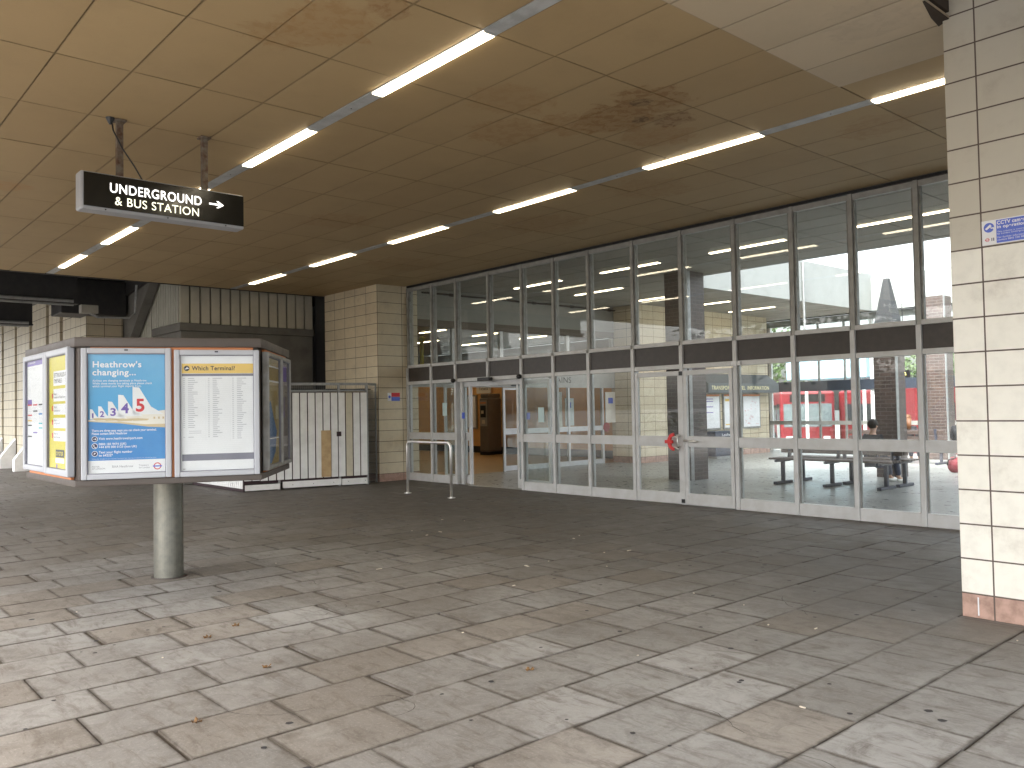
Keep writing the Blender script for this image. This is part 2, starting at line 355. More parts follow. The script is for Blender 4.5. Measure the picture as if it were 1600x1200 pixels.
def text(s, O, e, n, u0, u1, z0, z1, m, name='lettering', parent=None, bold=0.0, d=.002, thick=.001, parts=None):
    """writing fitted into u0..u1, z0..z1 of a facing frame (or several lines)"""
    cu = bpy.data.curves.new('t', 'FONT'); cu.body = s; cu.size = 1; cu.offset = bold; cu.space_line = .95; cu.space_character = 1.08
    ob = bpy.data.objects.new('t', cu); COL.objects.link(ob)
    me = bpy.data.meshes.new_from_object(ob); bpy.data.objects.remove(ob); bpy.data.curves.remove(cu)
    xs = [v.co.x for v in me.vertices]; ys = [v.co.y for v in me.vertices]
    x0, x1, y0, y1 = min(xs), max(xs), min(ys), max(ys)
    vs = []
    for v in me.vertices:
        u = u0+(v.co.x-x0)/(x1-x0)*(u1-u0); z = z0+(v.co.y-y0)/(y1-y0)*(z1-z0)
        vs.append((O[0]+e[0]*u+n[0]*d, O[1]+e[1]*u+n[1]*d, z))
    fs = [tuple(p.vertices) for p in me.polygons]; bpy.data.meshes.remove(me)
    if parts is not None: parts.add(vs, fs); return
    mb = MB(); mb.add(vs, fs); return mb.build(name, m, parent)

def disc(mb, O, e, n, u, z, r, d, seg=24, r2=0):
    c = Vector((O[0]+e[0]*u+n[0]*d, O[1]+e[1]*u+n[1]*d, z)); E = Vector((e[0], e[1], 0)); Z = Vector((0, 0, 1))
    if not r2: mb.add([c+(E*math.cos(2*math.pi*i/seg)+Z*math.sin(2*math.pi*i/seg))*r for i in range(seg)], [tuple(range(seg))])
    else:
        mb.add([c+(E*math.cos(2*math.pi*i/seg)+Z*math.sin(2*math.pi*i/seg))*q for q in (r, r2) for i in range(seg)], [(i, (i+1) % seg, seg+(i+1) % seg, seg+i) for i in range(seg)])
def rect(mb, O, e, n, u0, u1, z0, z1, d):
    mb.add([(O[0]+e[0]*u+n[0]*d, O[1]+e[1]*u+n[1]*d, z) for (u, z) in ((u0, z0), (u1, z0), (u1, z1), (u0, z1))], [(0, 1, 2, 3)])
def poly(mb, O, e, n, pts, d):
    mb.add([(O[0]+e[0]*u+n[0]*d, O[1]+e[1]*u+n[1]*d, z) for (u, z) in pts], [tuple(range(len(pts)))])

ZC = 4.09
# ------------------------------------------------------------------ ground
g = MB(); g.box(-300, 300, -300, 24.14, -.30, -.03); g.box(-300, 300, 24.14, 300, -1.6, -1.22); tag(g.build('ground', M_asph), 'dark asphalt ground around the station', kind='structure')
g = MB(); g.box(-34, 3.6, -7.0, 10.02, -.029, -.012); tag(g.build('pavement_bed', mat('mortar', (.10, .082, .062), .95, c2=(.17, .145, .115), scale=5, bump=.4)), 'brown mortar in the joints between the paving slabs', kind='structure')
def slab(g, x0, x1, y0, y1, z, at):
    q = .035; c = R.uniform(.0, .010)
    out = [(x0+c, y0), (x1, y0), (x1, y1), (x0, y1)]; o = len(g.v)
    vs = [(x, y, -.028) for x, y in out]+[(x, y, z-.0015) for x, y in out]+[(x0+q, y0+q, z), (x1-q, y0+q, z), (x1-q, y1-q, z), (x0+q, y1-q, z)]
    g.add(vs, [(0,1,5,4),(1,2,6,5),(2,3,7,6),(3,0,4,7),(4,5,9,8),(5,6,10,9),(6,7,11,10),(7,4,8,11),(8,9,10,11)])
    g.att[-12:] = [(*at, 1.0)]*8+[(*at, 0.0)]*4
g = MB(); ws = .435; xi = -33.6; row = 0
while xi < 3.5:
    w = ws*(1+R.uniform(-.015, .015)); L = .57; y = -6.9+(row % 2)*L*.5+R.uniform(-.05, .05)-.3
    while y < 10.0:
        l = L*(1+R.uniform(-.04, .04)); gp = R.choice((.004, .006, .010, .022, .030)) if xi < -3.8 else R.choice((.003, .005, .008, .012)); gx = R.choice((.002, .003, .005, .008))
        y1 = min(y+l-gp, 10.01); y0 = max(y, -6.9); z = R.uniform(-.0018, .0018)
        if y1-y0 > .05: 
            j = [R.uniform(-.003, .003) for _ in range(4)]
            slab(g, xi+j[0], xi+w-gx+j[1], y0+j[2], y1+j[3], z, (R.random()**1.2, 1.0 if R.random() < .16 else 0.0))
        y += l
    xi += w; row += 1
tag(g.build('pavement', M_pave, attr=True), 'worn grey and brown stone slabs in staggered rows', kind='structure')
# asphalt road and low kerb in front of the canopy
g = MB(); g.box(-34, 3.6, -7.15, -7.0, -.02, .004); tag(g.build('kerb', M_conc), 'concrete kerb edging the paving', kind='structure')
# inside floors
g = MB(); g.box(-14.8, 3.0, 10.03, 24.1, -.03, -.002); tag(g.build('hall_floor', M_flin), 'smooth grey floor of the waiting hall', kind='structure')
g = MB(); g.box(-33, -14.802, 10.03, 24.1, -.03, -.003); tag(g.build('ticket_hall_floor', M_tfl), 'tan floor of the ticket hall', kind='structure')
g = MB(); g.box(-40, 30, 24.15, 32, -.60, -.45); tag(g.build('bus_stand_pavement', mat('pale_concrete', (.30, .30, .29), .85, c2=(.24, .24, .23), scale=.8)), 'pale concrete pavement along the bus stands', kind='structure')
g = MB(); g.box(-80, 60, 24.16, 90, -1.2, -.9); tag(g.build('bus_station_road', mat('pale_concrete', (.30, .30, .29), .85, c2=(.24, .24, .23), scale=.8)), 'pale concrete road of the bus station', kind='structure')

# ------------------------------------------------------------------ outside ceiling
def panels(name, X, Y, m, skip=lambda x, y: False, gap=.009, zc=ZC, label='', th=.015):
    g = MB()
    for i in range(len(X)-1):
        for j in range(len(Y)-1):
            cx, cy = (X[i]+X[i+1])/2, (Y[j]+Y[j+1])/2
            if skip(cx, cy): continue
            z = zc+R.uniform(-.0015, .0015); a = R.random()
            x0, x1, y0, y1 = X[i]+gap/2, X[i+1]-gap/2, Y[j]+gap/2, Y[j+1]-gap/2
            dz = [R.uniform(-.0012, .0012) for _ in range(4)]
            q = .018
            g.add([(x0, y0, z+dz[0]), (x1, y0, z+dz[1]), (x1, y1, z+dz[2]), (x0, y1, z+dz[3]), (x0, y0, z+th), (x1, y0, z+th), (x1, y1, z+th), (x0, y1, z+th),
                   (x0+q, y0+q, z+dz[0]), (x1-q, y0+q, z+dz[1]), (x1-q, y1-q, z+dz[2]), (x0+q, y1-q, z+dz[3])],
                  [(11, 10, 9, 8), (0, 8, 9, 1), (1, 9, 10, 2), (2, 10, 11, 3), (3, 11, 8, 0), (4, 5, 6, 7), (0, 1, 5, 4), (1, 2, 6, 5), (2, 3, 7, 6), (3, 0, 4, 7)], 0, a)
            g.att[-12:] = [(a, 0.0, 1.0)]*8+[(a, 0.0, 0.0)]*4
    return tag(g.build(name, m, attr=True), label, kind='structure')
XJ = [-17.05, -16.0, -14.82, -13.66, -12.5, -11.34, -10.18, -9.0, -7.83, -6.64, -5.49, -4.40, -3.33, -2.22, -1.1, 0.0, 1.1, 2.2, 3.3]
YJ = [-3.4, -2.9, -2.35, -1.8, -1.25, -.7, -.15, .41, .96, 1.49, 2.02, 2.56, 3.08, 3.66, 3.79]
YJ2 = [4.36, 4.93, 5.50, 6.07, 6.62, 7.12, 7.25, 7.85, 8.40, 8.95, 9.48, 9.99]
inch = lambda y: 3.66 < y < 3.79 or 7.12 < y < 7.25
YY = YJ+YJ2
pale = lambda x, y: x > -3.33 and y < 6.62
panels('ceiling', XJ, YY, M_ceil, lambda x, y: inch(y) or pale(x, y), label='stained tan ceiling panels of the canopy in a grid')
panels('ceiling_pale_bay', XJ, YY, M_ceil2, lambda x, y: inch(y) or not pale(x, y) or x > -2.22, zc=ZC-.012, label='paler ceiling panels beside the right pillar')
g = MB(); g.box(-17.05, -2.225, -3.4, 10.0, ZC+.03, ZC+.34); g.box(-2.224, 3.3, 6.63, 10.0, ZC+.03, ZC+.34); g.box(-2.224, 3.3, -3.4, 6.629, ZC+.36, ZC+.5); tag(g.build('canopy_roof', M_backing), 'dark roof deck above the canopy ceiling', kind='structure')
g = MB(); g.box(-17.10, 3.35, -3.50, -3.402, ZC-.06, ZC+.55); g.box(3.302, 3.40, -3.4, 10.0, ZC-.06, ZC+.55)
tag(g.build('canopy_fascia', M_conc), 'grey fascia along the outer canopy edge', kind='structure')
g = MB(); g.box(-17.10, -17.052, -3.4, 9.3, ZC-.012, ZC+.5); tag(g.build('ceiling_edge_trim', M_steelk), 'black trim along the left ceiling edge', kind='structure')

# light channels + lights
def channel(y, nm, lab):
    g = MB(); g.box(-17.0, 3.25, y-.062, y+.062, ZC-.004, ZC+.012)
    for i in range(16): 
        x = -16.6+i*1.29; g.cyl((x, y, ZC-.006), (x, y, ZC-.001), .008, n=8, mi=1)
    return tag(g.build(nm, [M_strip, M_black]), lab, 'light channel', 'grey metal channels in the canopy ceiling')
channel(3.725, 'light_channel', 'long grey ceiling channel passing behind the hanging sign')
channel(7.185, 'light_channel', 'long grey ceiling channel nearer the glazed front')
def make_light(m):
    t = thing('strip_light', 'x', 'light')
    a = MB(); hw = .050 if m == M_tube else .032
    a.box(-1.45, 0, -hw, hw, -.017, -.006); a.build('lit_tube', m, t, bevel=.004)
    for (a0, a1) in ((-1.475, -1.452), (.002, .020)): b = MB(); b.box(a0, a1, -.052, .052, -.016, -.004); b.build('end_cap', M_strip, t)
    return t
proto = None
ordn = ['nearest', 'second nearest', 'third nearest', 'fourth nearest', 'fifth nearest', 'farthest']
def place_light(x, y, lab, grp, z=ZC, m=M_tube):
    global proto
    if proto is None or proto['mm'] != m.name:
        t = make_light(m); t['mm'] = m.name; proto = t
    else: t = copy_tree(proto)
    t.location = (x, y, z); tag(t, lab, 'light', grp); return t
for k in range(6):
    place_light(-1.83-2.575*k, 3.725, f'lit ceiling strip light, {ordn[k]} in the row passing behind the hanging sign', 'lit strip lights along the canopy ceiling')
for k in range(6):
    place_light(-1.85-2.56*k, 7.185, f'lit ceiling strip light, {ordn[k]} in the row closer to the glazed front', 'lit strip lights along the canopy ceiling')

# ------------------------------------------------------------------ glazed front
FY = 10.0; MX = [-14.70, -13.85, -13.04, -12.04, -11.10, -10.28, -9.45, -8.50, -7.57, -6.65, -5.76, -4.95, -4.15, -3.30, -2.45]
F = thing('glazed_front', 'tall glass and aluminium station front with dark panels above its doors', 'glazed front', (-9.4, FY, 0))
ZB, ZM0, ZM1, ZH0, ZH1, ZD, ZT0, ZT1, ZTOP = .155, .86, 1.0, 2.0, 2.065, 2.35, 2.35, 2.41, 4.0
for i, x in enumerate(MX):
    if i == 3: segs = [(ZH0, ZTOP+.08)]
    else: segs = [(0, ZTOP+.08)]
    g = MB()
    for (a, b) in segs:
        g.box(x-.030, x+.030, FY-.02, FY+.10, a, ZD)
    g.build('mullion', [M_alu], F, bevel=.004)
    g = MB(); g.box(x-.028, x+.028, FY+.012, FY+.15, ZD+.001, ZTOP+.055); g.build('upper_mullion', mat('dull_aluminium', (.40, .40, .385), .5, .2, c2=(.22, .215, .20), scale=6), F, bevel=.004)  # upper half of each mullion in a darker grey than the lower
def rail(z0, z1, nm, x0=MX[0], x1=MX[-1], d0=-.008, d1=.08, skip=(), m=M_alu):
    for i in range(len(MX)-1):
        if i in skip: continue
        g = MB(); g.box(MX[i]+.033, MX[i+1]-.033, FY+d0, FY+d1, z0, z1); g.build(nm, m, F, bevel=.003)
rail(0.0, ZB, 'bottom_rail', skip=(2, 3, 7, 8)); rail(ZM0, ZM1, 'middle_rail', skip=(2, 3, 7, 8))
rail(ZH0, ZH1, 'door_head_rail'); rail(ZT0, ZT1, 'transom_rail')
rail(ZTOP-.02, ZTOP+.05, 'head_rail', d0=.02, m=mat('dull_aluminium', (.40, .40, .385)))
g = MB(); g.box(MX[0], MX[-1], FY+.005, FY+.14, ZTOP+.056, ZTOP+.088); g.build('black_gap_seal', M_black, F)  # black strip painted in for shade in the gap under the ceiling
for i in range(len(MX)-1):
    x0, x1 = MX[i]+.034, MX[i+1]-.034
    g = MB(); g.box(x0, x1, FY+.015, FY+.05, ZH1+.002, ZD-.002); g.build('dark_panel', M_dark, F)
    g = MB(); g.box(x0-.004, x1+.004, FY+.06, FY+.068, ZT1-.01, ZTOP+.01); g.build('upper_pane', M_glass, F)
    for (a0, a1) in ((x0, x0+.018), (x1-.018, x1)): g = MB(); g.box(a0, a1, FY+.035, FY+.09, ZT1, ZTOP); g.build('glazing_bead', M_alud, F)
    if i in (2, 3, 7, 8): continue
    g = MB(); g.box(x0-.004, x1+.004, FY+.035, FY+.043, ZB-.01, ZM0+.01); g.build('lower_pane', M_glass, F); g = MB(); g.box(x0-.004, x1+.004, FY+.035, FY+.043, ZM1-.01, ZH0+.01); g.build('middle_pane', M_glass, F)
    for (a, b) in ((ZB, ZM0), (ZM1, ZH0)):
        for (a0, a1) in ((x0, x0+.014), (x1-.014, x1)): g = MB(); g.box(a0, a1, FY+.012, FY+.034, a, b); g.build('glazing_bead', M_alud, F)
# black fittings on the head rail
g = MB(); g.box(-12.04-.17, -12.04+.17, FY-.13, FY-.022, 1.985, 2.05); g.build('door_sensor', M_black, F, bevel=.012)
for x in (-13.04, -11.10):
    g = MB(); g.ball((x, FY-.06, 2.03), .055, sc=(1, .9, .8)); g.cyl((x, FY-.03, 2.03), (x, FY-.01, 2.03), .03); g.build('door_sensor', M_black, F, smooth=True)
# double door (closed with a red lock)
def leaf(x0, x1, y, parent, name='door', h=1.97, t=.045, lock=True, st=.055, gm=M_glass):
    g = MB(); g.box(x0, x0+st, y, y+t, .01, h); g.box(x1-st, x1, y, y+t, .01, h)
    for (a, b) in ((.01, .175), (.85, 1.005), (h-.07, h)): g.box(x0+st+.001, x1-st-.001, y+.003, y+t-.003, a, b)
    o = g.build(name, M_alu, parent, bevel=.003)
    g = MB(); g.box(x0+st-.006, x1-st+.006, y+.02, y+.027, .17, .855); g.box(x0+st-.006, x1-st+.006, y+.02, y+.027, 1.0, h-.065); g.build('door_glass', gm, o)
    return o
d1 = leaf(-8.46, -7.59, FY-.012, F); d2 = leaf(-7.54, -6.70, FY-.012, F)
g = MB(); g.box(-7.60, -7.545, FY-.035, FY-.014, 1.90, 1.96); g.box(-7.60, -7.545, FY-.035, FY-.014, .03, .085); g.build('door_bolt', M_black, F)
g = MB(); g.box(-6.69, -6.61, FY-.04, FY-.022, 1.995, 2.06); g.box(-6.60, -6.55, FY-.04, FY-.022, 2.0, 2.055); g.build('white_fitting', M_wp, F)
g = MB(); g.tube([(-7.50, FY-.012, .94), (-7.50, FY-.075, .94), (-7.36, FY-.085, .935), (-7.28, FY-.075, .935)], .016); g.tube([(-7.62, FY-.012, .86), (-7.62, FY-.08, .86), (-7.62, FY-.08, 1.02), (-7.62, FY-.012, 1.02)], .014)
g.build('door_handle', M_chrome, F, smooth=True)
lk = thing('door_lock', 'red curved lock clamped on the handles of the closed double door', 'lock', (-7.72, FY-.08, .92))
g = MB(); n = 14; pts = []
for i in range(n+1):
    a = rad(100+160*i/n); pts.append((math.cos(a)*.135-7.655, math.sin(a)*.135+.925))
inn = []
for i in range(n+1):
    a = rad(260-160*i/n); inn.append((math.cos(a)*.082-7.655, math.sin(a)*.085+.925))
g.prism([(x, FY-.10, z) for x, z in pts+inn], (0, .035, 0)); g.box(-7.83, -7.70, FY-.108, FY-.06, .90, .95)
g.build('lock_body', M_tred, lk, bevel=.005)
g = MB(); g.tube([(-7.72, FY-.08, .86), (-7.64, FY-.085, .84), (-7.60, FY-.08, .82)], .012); g.tube([(-7.72, FY-.08, .99), (-7.64, FY-.085, 1.0), (-7.62, FY-.08, .97)], .012); g.build('lock_shackle', M_chrome, lk, smooth=True)

# automatic door, leaf parked on the left with its guide posts
g = MB(); g.box(-12.97, -12.90, FY+.055, FY+.11, .0, 1.99); g.box(-12.80, -12.735, FY+.13, FY+.18, .0, 1.99)
g.build('slide_post', M_alu, F, bevel=.003)
sl = leaf(-13.62, -12.74, FY+.135, F, 'sliding_door', gm=M_glass2)
sl2 = leaf(-11.40, -10.52, FY+.135, F, 'sliding_door', gm=M_glass2)
g = MB(); g.box(-13.03, -11.12, FY+.10, FY+.26, 1.90, 1.998); g.build('door_gear', M_alu, F, bevel=.004)
for (x, z0, z1, w, mm) in ((-13.43, 1.34, 1.60, .085, 'p'), (-10.62, 1.21, 1.47, .085, 'p'), (-12.86, 1.28, 1.40, .05, 'b'), (-10.98, 1.26, 1.38, .05, 'b')):
    g = MB(); g.box(x-w, x+w*.7, FY+.026 if mm == 'p' else FY+.046, FY+.029 if mm == 'p' else FY+.049, z0, z1)
    g.build('glass_sticker', mat('pale_sticker', (.55, .72, .74), .5) if mm == 'p' else M_sblue, F)

g = MB(); g.prism([(-9.12+.07*math.cos(6.283*i/9)*(1+.12*(i%2)), FY+.044, 1.13+.08*math.sin(6.283*i/9)) for i in range(9)], (0, .003, 0)); g.build('red_sticker', mat('faded_red', (.35, .02, .02), .6), F)  # small red spot set on the glass
# ------------------------------------------------------------------ left tiled pier beside the front
p = thing('tiled_pier', 'beige tiled pier with pink base between white enclosure and glazed front', 'pier', (-15.8, 9.6, 0))
g = MB(); g.box(-16.95, -14.75, 9.30, 9.31, 0, ZC+.02); g.build('front_face', M_tx, p)
g = MB(); g.box(-14.76, -14.742, 9.302, 10.3, 0, ZC+.02); g.build('side_face', M_ty, p)
g = MB(); g.box(-16.95, -14.762, 9.312, 10.3, 0, ZC+.02); g.build('core', M_conc, p)
s_ = thing('safety_notice', 'small white red and blue notice high on the beige tiled pier', 'notice', (-14.74, 9.6, 1.75))
O, e, n = (-14.74, 9.52), (0, 1), (1, 0)
g = MB(); g.fbox(O, e, n, 0, .30, .001, .006, 1.665, 1.835); g.build('plate', M_wp, s_)
g = MB(); g.fbox(O, e, n, .09, .30, .007, .009, 1.75, 1.835); g.build('red_field', M_red, s_)
g = MB(); g.fbox(O, e, n, .09, .30, .007, .009, 1.665, 1.747); disc(g, O, e, n, .045, 1.75, .03, .0085); g.build('blue_field', M_sblue, s_)

# ------------------------------------------------------------------ right pillar
p = thing('tiled_pillar', 'large cream tiled pillar with pink base at right of the paving', 'pillar', (-1.6, 6.6, 0))
g = MB(); g.box(-2.27, -.95, 6.015, 7.1, 0, ZC+.355); g.build('tile_facing', M_tp, p, bevel=.004)
g = MB(); g.prism([(-2.32, 6.08, ZC-.020), (-2.30, 5.90, ZC-.020), (-2.24, 5.62, ZC-.020), (-2.226, 5.62, ZC-.020), (-2.226, 6.012, ZC-.020)], (0, 0, .004)); g.build('broken_ceiling_edge', M_backing, p)
g = MB(); g.box(-2.17, -2.163, 6.008, 6.014, .02, .14); g.build('chalk_scratch', M_wp, p)
c = thing('camera_notice', 'white and blue camera notice on the cream tiled pillar', 'notice', (-1.9, 6.01, 2.56))
O, e, n = (-2.065, 6.014), (1, 0), (0, -1)
g = MB(); g.fbox(O, e, n, 0, .46, .0, .005, 2.478, 2.640); g.build('plate', M_wp, c)
g = MB(); g.fbox(O, e, n, .088, .452, .0055, .007, 2.484, 2.634); g.build('blue_field', M_sblue, c)
g = MB(); disc(g, O, e, n, .044, 2.592, .032, .0065); g.build('camera_disc', M_sblue, c)
g = MB(); poly(g, O, e, n, [(.020, 2.586), (.052, 2.613), (.062, 2.600), (.030, 2.577)], .0075); poly(g, O, e, n, [(.052, 2.598), (.056, 2.582), (.068, 2.584), (.068, 2.577), (.074, 2.577), (.074, 2.592), (.060, 2.590)], .0075); g.build('camera_symbol', M_wp, c)
g = MB(); disc(g, O, e, n, .032, 2.512, .012, .0065, r2=.009); rect(g, O, e, n, .018, .046, 2.510, 2.514, .0068); g.build('roundel', M_red, c)
g = MB(); rect(g, O, e, n, .056, .062, 2.502, 2.522, .0065); rect(g, O, e, n, .066, .074, 2.502, 2.522, .0065); g.build('crest', M_gtxt, c)
tb = MB()
text('CCTV cameras', O, e, n, .094, .285, 2.603, 2.628, None, bold=.03, d=.0078, parts=tb)
text('in operation', O, e, n, .094, .262, 2.572, 2.598, None, bold=.03, d=.0078, parts=tb)
text('This scheme is controlled\nby London Underground Ltd', O, e, n, .094, .30, 2.535, 2.561, None, d=.0078, parts=tb)
text('For further information\ncontact 0845 330 9880', O, e, n, .094, .27, 2.497, 2.525, None, d=.0078, parts=tb)
tb.build('lettering', M_wp, c)

# ------------------------------------------------------------------ hanging sign
sg = thing('hanging_sign', 'black hanging sign reading underground and bus station with an arrow', 'sign', (-7.78, 2.65, 3.25))
g = MB(); g.box(-7.90, -7.735, 1.93, 3.385, 3.235, 3.57); g.build('sign_box', M_frame, sg, bevel=.018)
g = MB(); g.box(-7.736, -7.724, 1.955, 3.375, 3.265, 3.555); g.box(-7.911, -7.901, 1.955, 3.375, 3.265, 3.555); g.build('sign_face', M_sgn, sg)
O, e, n = (-7.72, 1.92), (0, 1), (1, 0)
text('UNDERGROUND', O, e, n, .244, 1.046, 3.405, 3.49, M_let, 'lettering', sg, bold=.010, d=-.002)
text('& BUS STATION', O, e, n, .285, 1.02, 3.300, 3.375, M_let2, 'lettering', sg, bold=0, d=-.002)
g = MB(); rect(g, O, e, n, 1.118, 1.235, 3.430, 3.446, -.002); poly(g, O, e, n, [(1.185, 3.470), (1.207, 3.470), (1.258, 3.438), (1.207, 3.405), (1.185, 3.405), (1.228, 3.438)], -.0017); g.build('arrow', M_let, sg)
for y in (2.27, 3.03):
    g = MB(); g.box(-7.84, -7.79, y-.028, y+.028, 3.57, 4.075); g.box(-7.87, -7.76, y-.05, y+.05, 4.07, 4.088); g.build('hanger', M_rust, sg, bevel=.006)
g = MB(); g.tube([(-7.80, 2.20, 4.08), (-7.79, 2.21, 3.98), (-7.76, 2.28, 3.82), (-7.76, 2.38, 3.68), (-7.79, 2.46, 3.57)], .007, 8); g.cyl((-7.80, 2.19, 4.03), (-7.80, 2.19, 4.088), .012, .04); g.build('cable', M_black, sg)
g = MB(); 
for y in (2.13, 2.66, 3.2): g.cyl((-7.734, y, 3.25), (-7.729, y, 3.25), .007, n=8)
g.build('screws', M_black, sg)

# ------------------------------------------------------------------ hexagonal information board
VL, V0, V1, VR = Vector((-8.36, 1.65)), Vector((-6.84, 1.67)), Vector((-6.30, 2.88)), Vector((-7.36, 3.64))
CC = Vector((-7.80, 2.65)); V3, V4 = 2*CC-V0, 2*CC-V1
HEX = [VL, V0, V1, VR, V3, V4]
bd = thing('information_board', 'hexagonal poster board with framed posters on a round steel post', 'notice board', (-7.73, 2.65, 0))
def hexring(z0, z1, s, m, nm, inner=None, bev=.006):
    g = MB(); P = [CC+(v-CC)*s for v in HEX]
    g.prism([(v.x, v.y, z0) for v in P], (0, 0, z1-z0)); return g.build(nm, m, bd, bevel=bev)
hexring(.965, 2.0, .972, M_taupe, 'body')
hexring(1.975, 2.048, 1.012, M_taupe, 'top_trim'); hexring(.925, .974, 1.006, M_taupe, 'bottom_trim')
g = MB(); g.cyl((-7.73, 2.65, 0), (-7.73, 2.65, .93), .125, n=40); g.build('post', M_post, bd, smooth=False)
for q in bd.children[-1].data.polygons: q.use_smooth = len(q.vertices) == 4
g = MB(); g.cyl((-7.73, 2.65, .0), (-7.73, 2.65, .008), .15, n=40); g.build('post_collar', M_taupe, bd)
def frame_on(P, Q, u0, u1, z0, z1, lab, nm='poster_frame', bw=.042, ms=M_frame):
    L = (Q-P).length; e = (Q-P)/L; n = Vector((e.y, -e.x)); O = P
    g = MB()
    for (a, b, c_, d_) in ((u0, u0+bw, z0, z1), (u1-bw, u1, z0, z1)): g.fbox(O, e, n, a, b, -.02, .035, c_, d_)
    for (c_, d_) in ((z0, z0+bw), (z1-bw, z1)): g.fbox(O, e, n, u0+bw-.002, u1-bw+.002, -.02, .033, c_, d_)
    o = g.build(nm, ms, bd, bevel=.008)
    if lab: o['label'] = lab
    g = MB(); a, b, c_, d_ = u0+bw-.004, u1-bw+.004, z0+bw-.004, z1-bw+.004
    for (p, q, v, w) in ((a, a+.008, c_, d_), (b-.008, b, c_, d_)): g.fbox(O, e, n, p, q, .008, .024, v, w)
    for (v, w) in ((c_, c_+.008), (d_-.008, d_)): g.fbox(O, e, n, a+.009, b-.009, .008, .024, v, w)
    g.build('gasket', M_gtxt, o)
    return o, O, e, n
def panel(O, e, n, u0, u1, z0, z1, m, par, nm='poster', d=.006):
    g = MB(); g.fbox(O, e, n, u0, u1, -.012, d, z0, z1); return g.build(nm, m, par)
def glaze(O, e, n, u0, u1, z0, z1, par):
    g = MB(); g.fbox(O, e, n, u0, u1, .016, .020, z0, z1); return g.build('glazing', M_acr, par)
# orange backing on the three faces
for (P, Q, a, b) in ((V0, V1, .10, 1.27), (VL, V0, .08, 1.38), (V1, VR, .20, 1.2)):
    L = (Q-P).length; e = (Q-P)/L; n = Vector((e.y, -e.x)); g = MB(); g.fbox(P, e, n, a, b, -.025, -.002, .968, 1.983); g.build('orange_backing', M_orange, bd)
# --- poster 1
o, O, e, n = frame_on(V0, V1, .040, .668, .976, 1.966, 'silver frame holding the blue airport poster')
panel(O, e, n, .08, .625, 1.02, 1.932, M_blue, o, 'blue_poster')
a, b = .082, .621; d = .0065
g = MB(); poly(g, O, e, n, [(a, 1.118), (b, 1.118), (b, 1.40), (.45, 1.392), (.25, 1.397), (a, 1.410)], d); g.build('blue_foot', M_dblue, o)
g = MB(); rect(g, O, e, n, a, b, 1.02, 1.118, d+.0002); g.build('white_foot', M_wp, o)
# aircraft tails: body + fins
g = MB(); poly(g, O, e, n, [(a, 1.425), (.2, 1.435), (.36, 1.450), (.50, 1.475), (b, 1.492), (b, 1.362), (.5, 1.372), (.3, 1.40), (a, 1.414)], d+.0004); g.build('aircraft_bodies', M_sand, o)
g = MB(); poly(g, O, e, n, [(a, 1.417), (.30, 1.408), (.48, 1.385), (b, 1.386), (b, 1.358), (.5, 1.366), (.3, 1.396), (a, 1.412)], d+.0006); g.build('tan_belly', M_tan, o)
g = MB()
for (x, z, s) in ((.098, 1.43, .075), (.155, 1.432, .095), (.222, 1.437, .125), (.292, 1.447, .165), (.392, 1.46, .21)):
    poly(g, O, e, n, [(x, z), (x, z+s), (x+s*.22, z+s*.98), (x+s*.62, z+s*.28), (x+s*1.05, z)], d+.0008)
g.build('aircraft_fins', M_wp, o)
g = MB()
for (x, z, w) in ((.11, 1.436, .10), (.17, 1.433, .13), (.25, 1.428, .15), (.35, 1.430, .16)): poly(g, O, e, n, [(x, z), (x+w*.3, z-.018), (x+w*.9, z-.016), (x+w, z-.004), (x+w*.5, z+.002)], d+.001)
for x in (.545, .577, .608): poly(g, O, e, n, [(x-.006, 1.425), (x+.006, 1.425), (x+.006, 1.441), (x-.006, 1.441)], d+.001)
g.build('aircraft_shading', M_tan, o)
for (t_, u0, u1, z0, z1, mm) in (('1', .112, .123, 1.440, 1.475, M_purp), ('2', .166, .196, 1.445, 1.490, M_purp), ('3', .238, .276, 1.452, 1.512, M_purp), ('4', .312, .366, 1.470, 1.548, M_purp), ('5', .415, .475, 1.480, 1.580, M_red)):
    text(t_, O, e, n, u0, u1, z0, z1, mm, 'numeral', o, bold=.03, d=d+.0014)
text("Heathrow's\nchanging...", O, e, n, .116, .455, 1.745, 1.868, M_wp, 'heading', o, bold=.022, d=d+.001)
tb = MB()
text("Airlines are changing terminals at Heathrow.\nWhile these moves are taking place please check\nwhich terminal your flight departs from.", O, e, n, .116, .53, 1.665, 1.728, None, bold=.012, d=d+.001, parts=tb)
text("There are three easy ways you can check your terminal.\nPlease contact BAA Heathrow", O, e, n, .11, .56, 1.312, 1.352, None, bold=.02, d=d+.001, parts=tb)
text("Visit www.heathrowairport.com", O, e, n, .158, .460, 1.268, 1.292, None, bold=.02, d=d+.001, parts=tb)
text("0800 183 9474 (UK)\n+44 870 000 0123 (non UK)", O, e, n, .158, .42, 1.206, 1.25, None, bold=.02, d=d+.001, parts=tb)
text("Text your flight number\nto 64222*", O, e, n, .158, .39, 1.148, 1.19, None, bold=.02, d=d+.001, parts=tb)
text("*Texts are charged at your standard network rate. Service provided by the airport operator.", O, e, n, .11, .56, 1.126, 1.134, None, d=d+.001, parts=tb)
for z in (1.28, 1.228, 1.17): disc(tb, O, e, n, .130, z, .021, d+.0012)
tb.build('lettering', M_wp, o)
g = MB()
for z in (1.28, 1.228, 1.17): disc(g, O, e, n, .130, z, .0175, d+.0016)
g.build('symbol_discs', M_navy, o)
g = MB(); rect(g, O, e, n, .120, .138, 1.2785, 1.2815, d+.002); poly(g, O, e, n, [(.133, 1.288), (.143, 1.28), (.133, 1.272)], d+.002)
